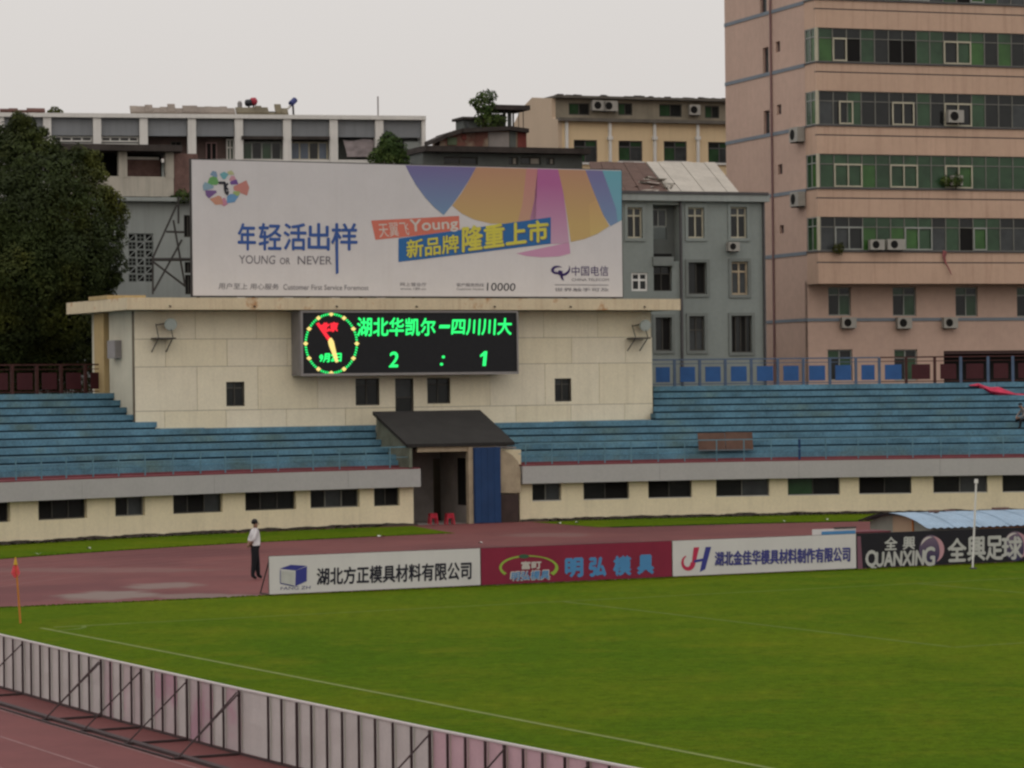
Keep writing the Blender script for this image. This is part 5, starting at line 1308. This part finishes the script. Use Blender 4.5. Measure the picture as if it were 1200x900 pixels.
for px in (662, 712.7, 765, 815.6): part(ob, 'downpipe', MB().box(O, O.u(px, 0, 160), O.u(px+3, 0, 160), -.16, -.004, zl_-4.5, zl_-.01), M['white'])
for px in (712.7, 765, 815.6): part(ob, 'hopper', MB().box(O, O.u(px-1.3, 0, 160), O.u(px+4, 0, 160), -.22, -.01, O.z(px, 164), O.z(px, 160)), M['white'])
up = [oh(666.5, 691, 120.8, 134.8, 1), oh(724.5, 741, 121, 135, 1), oh(772.5, 799, 122, 137, 1), oh(826, 843, 124, 138.5, 1)]
zt0 = O.z(760, 117.5, 1)
part(ob, 'upper_wall', MB().wall(O, 0, oB, zl_+.222, zt0, 1.0, 1.25, up), mat('stained_upper_wall', (.27, .235, .175), .9, .2, .8, .4, (.12, .09, .06)))
for h in up: window(ob, O, *h, 1.05, (0, .5, 1), None, .06, 'winframe', ['glassg', 'glass'])
part(ob, 'roof', MB().box(O, -.15, oB, .6, 4.4, zt0+.002, zt0+.15), M['roofgrey'])
part(ob, 'back_wall', MB().box(O, .3, oB, 7.6, 7.8, 0, zl_), M['ochside'])
rr = random.Random(8); m_ = MB()
for i in range(60):
    u = rr.uniform(0, oB); p = O.p(u, .8+rr.random()*.4, zt0+.15); m_.box(Frame(p, rr.uniform(0, 90)), -.2, .2, -.1, .1, p.z-.02, p.z+rr.uniform(.02, .10))
part(ob, 'roof_debris', m_, M['darkroof'], kind='stuff')
# left gable: closing wall with sloping top
sl_ = MB(); v_b = 6.1
pts = [O.p(-.002, 0, 0), O.p(-.002, 0, zl_+.1), O.p(-.002, 1.0, zl_+.3), O.p(-.002, 1.0, zt0-.02), O.p(-.002, 4.3, O.z(632, 114.5, 4.3)), O.p(-.002, v_b, O.z(621, 127, v_b)), O.p(-.002, v_b+1.8, O.z(616, 150, v_b+1.8)), O.p(-.002, v_b+1.8, 0)]
sl_.prism(pts, O.a*-.25); part(ob, 'gable_wall', sl_, M['ochside'])
air_con(O, O.u(700.5, .95, 128), O.z(700, 130, .95), .95, 'left of two paired air conditioners on the ochre building top floor', .95, .62)
air_con(O, O.u(713.5, .95, 128), O.z(713, 130.5, .95), .95, 'right of two paired air conditioners on the ochre building top floor', .95, .62)
air_con(O, O.u(812.5, .95, 128), O.z(812, 135, .95), .95, 'single air conditioner further right on the ochre building top floor', .7, .62)
# ---------------- shacks on the dark roof
Sf = Frame(atd(560, 160), 21)
def sq(a, b, c, d, v): return (Sf.u(a, v, (c+d)/2), Sf.u(b, v, (c+d)/2), Sf.z((a+b)/2, d, v), Sf.z((a+b)/2, c, v))
r = ss = thing('dark_roofed_block', 'low building with long stained dark roof edge just above the billboard', 'building', Sf.p(2, 3, 0))
a, b, c, d = sq(496, 683, 180, 300, 0)
whs = [sq(596, 607, 184, 193, 0), sq(610, 634, 184, 193, 0), sq(640, 650, 185, 193, 0), sq(520, 560, 184, 193, 0)]
part(ss, 'wall', MB().wall(Sf, a, b, 0, d, 0, .3, whs), M['greydk'])
for i, h in enumerate(whs): window(ss, Sf, *h, .1, (0, .5, 1), None, .06, 'winframe', ['glass2', 'sheet'] if i < 3 else ['glass'])
part(ss, 'roof', MB().box(Sf, a-.1, b+.2, -.7, 2.2, d+.002, d+.30), M['darkroof']); closed(ss, Sf, a, b, 0, 2.0, 0, d, 'greydk')
zr_ = d+.30
r = sk = thing('rooftop_shack', 'patched rooftop shack of brick and board with slanting dark eaves', 'shack', Sf.p(0, 2, zr_), 'rooftop shacks')
def skp(x, y, v): u, z = Sf.hit(x, y, v); return Sf.p(u, v, z)
v_ = 1.2; m_ = MB(); m_.prism([skp(x, y, v_) for x, y in ((515, 176.5), (516, 160), (526, 156.5), (541, 151.5), (600, 149.5), (617, 151), (616, 176.5))], Sf.b*1.2); part(sk, 'wall', m_, M['shack'])
for x0, x1, y0, y1, mm in ((606.5, 616.5, 152.5, 175, 'brick'), (572, 596, 155, 175, 'interior'), (541, 546, 158, 164, 'brick'), (524, 535, 161, 170, 'tierdirt'), (584, 591, 151, 153.5, 'sheet'), (597, 604, 152, 175, 'greydk')):
    m_ = MB(); a, b, c, d = sq(x0, x1, y0, y1, v_); m_.box(Sf, a, b, v_-.06-.01*(x0 % 3), v_-.004, c, d); part(sk, 'wall_patch', m_, M[mm] if mm != 'brick' else mat('red_patch', (.22, .06, .05), .9, .2, 2))
for (x0, y0), (x1, y1) in (((507.5, 164), (523, 157)), ((521, 157), (543, 150.2)), ((541, 150.6), (600, 147.4)), ((598, 147.6), (620, 150.6))):
    p, q = skp(x0, y0, .8), skp(x1, y1, .8); m_ = MB(); t = Vector((0, 0, .22)); k_ = Sf.b*1.4
    m_.hexa([p-t, q-t, q-t+k_, p-t+k_, p, q, q+k_, p+k_]); part(sk, 'eave', m_, M['darkroof'])
r = hut = thing('rooftop_hut', 'small upper hut with thin flat roof above the shack', 'shack', skp(550, 150, 2), 'rooftop shacks')
a, b, c, d = sq(543, 563, 140.5, 151, 2); part(hut, 'wall', MB().box(Sf, a, b, 2, 3.2, c, d), M['greydk']); part(hut, 'roof', MB().box(Sf, a-.15, b+.1, 1.7, 3.4, d+.002, d+.14), M['darkroof'])
a, b, c, d = sq(545.5, 549, 143, 149.5, 2); part(hut, 'window', MB().box(Sf, a, b, 1.95, 1.997, c, d), M['glass2'])
r = can = thing('roof_terrace_canopy', 'flat dark terrace canopy on posts beside the roof tree', 'canopy', skp(595, 148, 2), 'rooftop shacks')
a, b, c, d = sq(571, 615, 124.5, 130, 2); part(can, 'roof', MB().box(Sf, a, b, 1.2, 3.4, c, d), M['darkroof'])
for px, w_ in ((596, 3.5), (601, 1.5), (613, .7), (607.5, .6), (590, 3)):
    a, b, c, d = sq(px, px+w_, 130, 149, 2); part(can, 'post', MB().box(Sf, a, b, 2, 2+(b-a), c-.2, d-.002), M['greydk' if w_ > 2 else 'steel'])
a, b, c, d = sq(586, 592, 134, 149, 2.6); part(can, 'wall', MB().box(Sf, sq(573, 574, 134, 149, 2.6)[0], b, 2.6, 4, c-.1, d), M['greydk'])
c0 = skp(567, 150, 1.6); P = lambda x, y, v=1.6: skp(x, y, v)
leafy('roof_tree', 'small tree growing on the shack roof against the sky', 'tree', [(P(567, 122), .62), (P(560, 120), .36), (P(573, 114), .42), (P(578, 112), .26), (P(555, 119.5), .25), (P(566, 114), .40), (P(571, 130), .6), (P(566, 138), .5), (P(575, 142), .65), (P(583, 141), .5)], 1500, .10, lf_mid,
      [(c0, P(570, 132), .12, .09), (P(570, 132), P(563, 119), .07, .03), (P(570, 132), P(576, 114), .07, .03)], seed=9)
# ---------------- long white building on the left
LB = Frame(atd(250, 172), 12.7)
l0, l1 = LB.u(-60, 0, 150), LB.u(498.5, 0, 150); zA0, zA1 = LB.z(250, 139), LB.z(250, 134.2)
zap = LB.z(250, 159.5); zlg = LB.z(250, 186.5)
r = lb = thing('long_white_building', 'long building with white columns, roof band and grey panels behind the billboard', 'building', LB.p((l0+l1)/2, 5, 0))
part(lb, 'roof_band', MB().box(LB, l0, l1, -.25, 9, zA0+.002, zA1), M['whitecol'])
cols = [(-5, 5), (50.5, 60), (109, 118.5), (163.5, 173), (220, 229.5), (275, 284.5), (331.5, 341), (386, 395.5), (439.5, 449), (494, 498.4)]
for a, b in cols: part(lb, 'column', MB().box(LB, LB.u(a, 0, 160), LB.u(b, 0, 160), -.15, .35, 0, zA0), M['whitecol'])
for (a, b), (c, d) in zip(cols, cols[1:]):
    part(lb, 'apron_panel', MB().box(LB, LB.u(b, 0, 160)+.01, LB.u(c, 0, 160)-.01, .1, .3, zap, zA0-.003), M['greybl'])
    part(lb, 'ledge', MB().box(LB, LB.u(b, 0, 160)+.01, LB.u(c, 0, 160)-.01, -.05, .5, zlg-.2, zlg), M['whitecol'])
part(lb, 'lower_wall', MB().box(LB, l0, l1, .52, .8, 0, zlg-.2), M['palegrn'])
part(lb, 'back_wall', MB().box(LB, l0, l1-.01, 8.5, 8.8, 0, zA0), M['palegrn'])
part(lb, 'end_wall', MB().box(LB, l1-.3, l1-.01, .82, 8.4, 0, zA0), M['palegrn'])
part(lb, 'floor_slab', MB().box(LB, l0, l1-.32, .52, 8.4, zlg-.199, zlg-.05), M['palegrn'])
bays = list(zip(cols, cols[1:]))
for i, ((a, b), (c, d)) in enumerate(bays):
    u0, u1 = LB.u(b, 0, 160)+.02, LB.u(c, 0, 160)-.02
    bk = 'brick' if i in (3, 4) else 'palegrn'
    if i in (1, 2, 0):
        zt2 = zap-.02; part(lb, 'bay_wall', MB().box(LB, u0-.3, u1+.3, .95, 1.1, zlg-.05, zA0-.01), M['greydk'])
        window(lb, LB, u0, u1, LB.z(90, 165.5), zt2, .35, (0, .25, .5, .75, 1), None, .09, 'white', ['glass'])
        window(lb, LB, u0, u1, zlg, LB.z(90, 167), .35, (0, .25, .5, .75, 1), None, .09, 'white', ['glassg', 'glass'])
    elif i in (3, 4):
        part(lb, 'bay_wall', MB().box(LB, u0-.3, u1+.3, 1.0, 1.15, zlg-.05, zA0-.01), mat('brown_bay_wall', (.11, .075, .065), .9, .25, 1.2))
        if i == 4:
            window(lb, LB, LB.u(241, 1, 170), LB.u(254, 1, 170), zlg, LB.z(250, 167, 1), .9, (0, .5, 1), None, .06, 'pipe', ['dark'])
            window(lb, LB, LB.u(265, 1, 170), LB.u(274, 1, 170), zlg, LB.z(270, 163, 1), .9, (0, .5, 1), .4, .08, 'whitecol', ['glassg'])
        else: window(lb, LB, LB.u(200, 1, 170), LB.u(212, 1, 170), zlg, LB.z(205, 166, 1), .9, (0, .5, 1), None, .05, 'winframe', ['dark'])
    elif i in (5, 6):
        part(lb, 'awning', MB().box(LB, u0-.12 if i == 5 else u0, u1, -.3, .4, zap-.18, zap-.003), M['darkroof'])
        part(lb, 'bay_wall', MB().box(LB, u0-.3, u1+.3, 1.0, 1.15, zlg-.05, zA0-.01), M['greydk'])
        window(lb, LB, u0, u1, zlg, LB.z(310, 165), .5, (0, .25, .5, .75, 1), None, .08, 'cremeframe' if i == 6 else 'alu', ['glassg', 'glass'] if i == 5 else ['glassb', 'glassb', 'glass', 'glassb'])
    else:
        part(lb, 'bay_wall', MB().box(LB, u0-.3, u1+.3, 1.0, 1.15, zlg-.05, zA0-.01), M['greydk'])
m_ = MB(); prev = None; vv = .25
for j in range(9):
    row = []
    for k_ in range(7):
        x = 402+36*j/8+ (k_*1.0 if j == 0 else 0)*.9; y = 164+k_*3.3+1.2*sin(j*.8)*(k_ < 2)
        u, z = LB.hit(x, y, vv); row.append(LB.p(u, vv+.06*noise.noise(Vector((j*.9, k_*.7, 3))), z))
    if prev:
        for k_ in range(6): m_.face(prev[k_], row[k_], row[k_+1], prev[k_+1])
    prev = row
single('hanging_sheet', 'grey pink sheet hung in a bay of the long white building', 'sheet', m_, mat('grey_pink_sheet', (.34, .29, .29), .9, .2, 2), smooth=True)
m_ = MB(); vv = .3; a_ = LB.u(474, vv, 175); b_ = LB.u(492, vv, 175); m_.box(LB, a_, b_, vv, vv+.05, LB.z(483, 184, vv), LB.z(483, 166, vv))
single('hanging_sheet', 'pale tarpaulin in the last bay beside the roof shrub', 'sheet', m_, M['palegrn'])
# things on its roof
def roofbox(name, label, cat, x0, x1, y0, y1, v0, v1, m, wob=.12, seed=1, sheets=6):
    u0, u1 = LB.u(x0, v0, 130), LB.u(x1, v0, 130); zb_ = zA1; zt2 = LB.z((x0+x1)/2, y0, v0)
    r = thing(name, label, cat, LB.p((u0+u1)/2, v0, zb_))
    part(r, 'wall', MB().box(LB, u0+.3, u1-.3, v0+.3, v1, zb_, zt2-.25), M['greydk'])
    for k in range(sheets):
        a = u0+(u1-u0)*k/sheets; b = u0+(u1-u0)*(k+1)/sheets; dz = 2.6*wob*noise.noise(Vector((k*.9, seed, 0)))
        m_ = MB(); m_.hexa([LB.p(a, v0, zb_+.06+dz*.3), LB.p(b, v0, zb_+.06+dz*.3), LB.p(b, v0+.5, zt2+dz-.1), LB.p(a, v0+.5, zt2+dz-.1), LB.p(a, v0, zb_+.22+dz*.3), LB.p(b, v0, zb_+.22+dz*.3), LB.p(b, v0+.5, zt2+dz), LB.p(a, v0+.5, zt2+dz)])
        part(r, 'roof_sheet', m_, m)
        part(r, 'roof_back', MB().hexa([LB.p(a, v0+1.61, zt2+dz-.1), LB.p(b, v0+1.61, zt2+dz-.1), LB.p(b, v1, zb_+.4), LB.p(a, v1, zb_+.4), LB.p(a, v0+1.61, zt2+dz), LB.p(b, v0+1.61, zt2+dz), LB.p(b, v1, zb_+.5), LB.p(a, v1, zb_+.5)]) or MB(), m) if False else None
    return r
roofbox('roof_shelter', 'grey brown sheet roof shelter on top of the long white building', 'shelter', 153, 276, 123.5, 134, 1.0, 4, mat('grey_brown_sheet', (.24, .20, .165), .9, .2, .6, fine=.15), seed=2, sheets=14)
roofbox('roof_shelter', 'olive brown roof shelter right of the red and black tanks', 'shelter', 277, 338, 125, 135, .9, 4, mat('olive_brown_sheet', (.16, .135, .09), .9, .25, .8, fine=.15), seed=6, sheets=8)
roofbox('roof_shelter', 'low reddish tiled roof shelter above the dark tree', 'shelter', 0, 53, 126.5, 132, 1.0, 3.5, mat('red_brown_tiles', (.11, .05, .04), .95, .3, 1.5, fine=.2), seed=4, sheets=5)
def tank(name, label, cat, x, y, r_, m, tilt=(0, 0, 1), L_=.5):
    u, z = LB.hit(x, y, 1.8); c = LB.p(u, 1.8, z); t = Vector(tilt).normalized()
    rt_ = thing(name, label, cat, Vector((c.x, c.y, zA1)), 'tanks on the long white building')
    part(rt_, 'tank', MB().tube(c-t*L_/2, c+t*L_/2, r_, 14), m)
    part(rt_, 'tank_end', MB().tube(c+t*L_/2, c+t*(L_/2+.1), r_, 14, r_*.5), m)
    part(rt_, 'stand', MB().tube(Vector((c.x, c.y, zA1-.0)), c-Vector((0, 0, r_*.6)), .05), M['steel'])
tank('water_tank', 'dark round tank on the roof, left of the red one', 'tank', 291.5, 120.5, .20, mat('dark_tank', (.03, .03, .035), .5, .1), (1, -.6, 0), .3)
tank('water_tank', 'red round tank on the roof of the long white building', 'tank', 297, 119, .23, mat('red_tank', (.36, .03, .05), .5, .1), (1, -.5, 0), .22)
tank('water_tank', 'small grey tank left of the dark and red tanks', 'tank', 281, 123.5, .14, M['galv'], (0, 0, 1), .3)
u, z = LB.hit(343, 119.5, 1.8); c = LB.p(u, 1.8, z); e0_ = LB.p(LB.u(332, 1.8, 131), 1.8, LB.z(332, 131, 1.8))
r = thing('solar_heater', 'tilted solar water heater with blue tank and white tubes', 'solar heater', Vector((c.x, c.y, zA1)))
part(r, 'tank', MB().tube(c+Vector((-.1, -.1, -.12)), c+Vector((.12, .2, .14)), .17, 12), mat('blue_tank', (.035, .045, .16), .5, .1))
for k in range(3): part(r, 'tube', MB().tube(e0_+Vector((.05*k, .12*k, 0)), c+Vector((.03*k-.05, .12*k, -.1)), .035), M['white'])
part(r, 'stand', MB().tube(Vector((c.x+.05, c.y, zA1)), c, .06), M['steel'])
u = LB.u(443, 1, 130); r = thing('roof_pole', 'thin grey pole on the roof of the long white building', 'pole', LB.p(u, 1, zA1))
part(r, 'pole', MB().tube(LB.p(u, 1, zA1), LB.p(u, 1, LB.z(443, 113, 1)), .045), M['galv'])
c = LB.p(LB.u(64, 1.5, 130), 1.5, LB.z(64, 131.5, 1.5))
leafy('roof_shrub', 'dark low shrub on the roof right of the reddish tiles', 'shrub', [(c, .32), (c+Vector((.25, 0, -.05)), .25), (c+Vector((-.25, 0, -.05)), .22)], 500, .09, lf_dark, [(Vector((c.x, c.y, zA1)), c, .05, .03)], seed=12)
# shrub behind the billboard top edge
Pq = lambda x, y, v=-2.0: LB.p(LB.u(x, v, y), v, LB.z(x, y, v))
leafy('shrub_tree', 'round green shrub showing above the billboard top edge', 'shrub', [(Pq(457, 172), .75), (Pq(448, 178), .55), (Pq(455, 164), .5), (Pq(465, 178), .62), (Pq(441, 186), .5), (Pq(472, 186), .5), (Pq(457, 188), .8)], 3500, .11, lf_mid, [(Pq(457, 215), Pq(457, 175), .14, .08)], seed=21)
# ---------------- balcony house and pale wall behind the tree
KB = Frame(atd(140, 146), 20)
def kh(a, b, c, d, v=0): return (KB.u(a, v, (c+d)/2), KB.u(b, v, (c+d)/2), KB.z((a+b)/2, d, v), KB.z((a+b)/2, c, v))
r = kb = thing('balcony_house', 'old house with cream roof balcony over a pale wall with lattice window', 'building', KB.p(0, 4, 0))
a, b, c, d = kh(70, 203.5, 177.5, 226); z6, z2 = c, d
rf0 = kh(66, 212, 169.5, 177, -.3)
part(kb, 'roof', MB().box(KB, rf0[0], rf0[1], -.6, 5, z2+.002, rf0[3]), M['darkroof'])
for x0, x1 in ((84, 90), (139, 149), (194, 203.6)):
    h = kh(x0, x1, 178, 206); part(kb, 'column', MB().box(KB, h[0], h[1], -.02, .3, kh(0, 1, 0, 206.5)[2], z2), M['creamcol'])
ph = kh(84, 203.6, 206.5, 230); part(kb, 'parapet', MB().box(KB, ph[0], ph[1], 0, .25, ph[2], ph[3]), M['creamcol'])
part(kb, 'balcony_back', MB().box(KB, a, b-.02, 2.4, 2.6, z6-2, z2-.01), M['dark'])
h = kh(149, 188, 187, 212, 1.0); part(kb, 'brick_screen', MB().box(KB, h[0], h[1], 1.0, 1.15, h[2], h[3]), M['brick'])
h = kh(149, 186, 184, 187, 1.0); part(kb, 'screen_coping', MB().box(KB, h[0], h[1], .95, 1.2, h[2]+.002, h[3]), M['whitecol'])
h = kh(203.8, 232, 180, 231, .1); part(kb, 'brick_wall', MB().box(KB, h[0], h[1], .1, .3, h[2], h[3]), M['brick'])
h = kh(60, 232, 231.5, 236); part(kb, 'ledge', MB().box(KB, h[0], h[1], -.45, .5, h[2], h[3]), M['palegrn']); zled = h[2]
LW = kh(150.5, 180, 273.5, 330.5); dk = [kh(215.5, 226, 252, 278), kh(216.5, 226, 307, 320), kh(217, 226, 322, 345)]
wl0, wl1 = KB.u(-60, 0, 280), KB.u(250, 0, 280)
part(kb, 'wall', MB().wall(KB, wl0, wl1, 0, zled-.002, 0, .3, [LW]+dk), M['palegrn'])
for h in dk: window(kb, KB, *h, .12, (0, .5, 1), None, .05, 'winframe', ['dark'])
part(kb, 'window_back', MB().box(KB, LW[0]-.1, LW[1]+.1, .6, .7, LW[2]-.1, LW[3]+.1), M['dark'])
# lattice: 3 x 6 cells of pierced blocks
cu, cz = (LW[1]-LW[0])/3, (LW[3]-LW[2])/6
for i in range(3):
    for j in range(6):
        a, c = LW[0]+cu*i, LW[2]+cz*j; m_ = MB(); m_.wall(KB, a+.004, a+cu-.004, c+.004, c+cz-.004, .05, .13, [(a+.045, a+cu-.045, c+.045, c+cz-.045)])
        flip = (i+j) % 2; t = .03
        for (x0, z0), (x1, z1) in ((((a+.04, c+.04), (a+cu-.04, c+cz-.04)),) if flip else (((a+.04, c+cz/2), (a+cu-.04, c+cz/2)), ((a+cu/2, c+.04), (a+cu/2, c+cz-.04)))):
            m_.tube(KB.p(x0, .09, z0), KB.p(x1, .09, z1), t, 4)
        part(kb, 'lattice_block', m_, M['palegrn'] if flip else M['grey2'])
part(kb, 'back_wall', MB().box(KB, wl0, wl1, 6, 6.3, 0, zled), M['palegrn']); part(kb, 'upper_floor', MB().box(KB, a-3, wl1, .5, 5.9, zled-.2, zled-.01), M['palegrn'])
c = KB.p(KB.u(213, -.3, 228), -.3, KB.z(213, 230, -.3))
leafy('ledge_weeds', 'green weeds growing on the ledge beside the billboard', 'weeds', [(c, .35), (c+Vector((.5, 0, -.05)), .3), (c+Vector((-.4, 0, -.12)), .18)], 700, .08, lf_mid, None, seed=31)
# ---------------- the big dark tree
def PT(x, y, D=136.0):
    d = ray(x, y); return Vector((0, 0, EYE))+d*(D/d.y)
cl_ = []
for x, y, R, D in ((30, 152, .55, 136), (27, 143, .35, 136), (38, 160, .6, 136), (12, 165, .9, 136.5), (28, 172, 1.1, 136), (50, 186, .9, 136), (5, 185, 1.6, 137), (35, 200, 1.8, 136), (70, 195, .75, 136), (86, 190, .7, 136), (102, 186, .6, 136), (110, 196, .5, 136), (104, 208, .6, 135.5), (60, 215, 1.7, 134), (95, 222, .9, 135), (-30, 200, 2.6, 137),
        (112, 240, 1.0, 135), (130, 240, .7, 135), (138, 252, .6, 135), (90, 250, 1.8, 134.5), (40, 255, 2.4, 133.5), (0, 260, 2.6, 134), (128, 268, .8, 135), (136, 272, .45, 135), (105, 290, 1.6, 134), (125, 292, .75, 135), (133, 310, .7, 135), (122, 325, .8, 135), (131, 326, .5, 135), (112, 340, 1.0, 136), (80, 310, 2.2, 133.5), (30, 320, 2.6, 133), (-20, 320, 2.8, 134), (60, 365, 2.0, 134), (95, 370, 1.2, 136),
        (10, 375, 2.4, 134), (105, 385, .8, 137), (60, 410, 1.8, 136), (20, 420, 2.0, 136), (92, 415, 1.1, 137), (-50, 290, 3, 136), (-40, 390, 2.6, 136), (62, 280, 2.4, 138), (20, 290, 3.0, 139), (60, 350, 2.6, 139), (20, 380, 3, 139), (92, 330, 1.6, 138), (122, 350, .55, 136), (100, 402, 1.0, 138), (40, 435, 2, 138), (85, 440, 1.6, 138), (0, 440, 2, 138), (112, 360, .8, 137)):
    cl_.append((PT(x, y, D), R))
rr = random.Random(77)
for c_, R_ in list(cl_):
    if c_.x < -24 or c_.x > -18.4: continue
    for _ in range(5 if R_ < 1.4 else 7):
        d_ = Vector((rr.uniform(-1, 1), rr.uniform(-1, .3), rr.uniform(-.4, 1))).normalized()
        cl_.append((c_+Vector((d_.x, d_.y, d_.z*.85))*R_*rr.uniform(.85, 1.08), rr.uniform(.18, .42)))
b0 = PT(35, 560, 137); b0.z = 0
leafy('broad_tree', 'large dark green broadleaf tree behind the left tiers', 'tree', cl_, 190000, .085, lf_dark,
      [(b0, PT(35, 430, 137), .5, .4), (PT(35, 430, 137), PT(60, 330, 136), .35, .2), (PT(35, 430, 137), PT(5, 320, 137), .33, .2), (PT(60, 330, 136), PT(100, 250, 135.5), .2, .08), (PT(60, 330, 136), PT(60, 220, 135), .2, .08), (PT(5, 320, 137), PT(25, 190, 136.5), .2, .06), (PT(60, 330, 136), PT(120, 290, 135), .15, .05)], seed=2, squash=.85)

# ================================================================== HAZE
mb = MB().box(Frame((0, 0), 0), -604, 604, -604, 604, -1.1, zR+3)
hz = bpy.data.materials.new('haze_air'); hz.use_nodes = True; t = hz.node_tree
for n in list(t.nodes):
    if n.type == 'BSDF_PRINCIPLED': t.nodes.remove(n)
pv = t.nodes.new('ShaderNodeVolumePrincipled'); pv.inputs['Color'].default_value = (.97, .95, .94, 1); pv.inputs['Density'].default_value = HAZE
pv.inputs['Anisotropy'].default_value = .2
t.links.new(pv.outputs[0], [n for n in t.nodes if n.type == 'OUTPUT_MATERIAL'][0].inputs['Volume'])
o = link_mesh('haze', mb.v, mb.f, hz); o['kind'] = 'stuff'; o['label'] = 'thin grey city haze over the whole place'
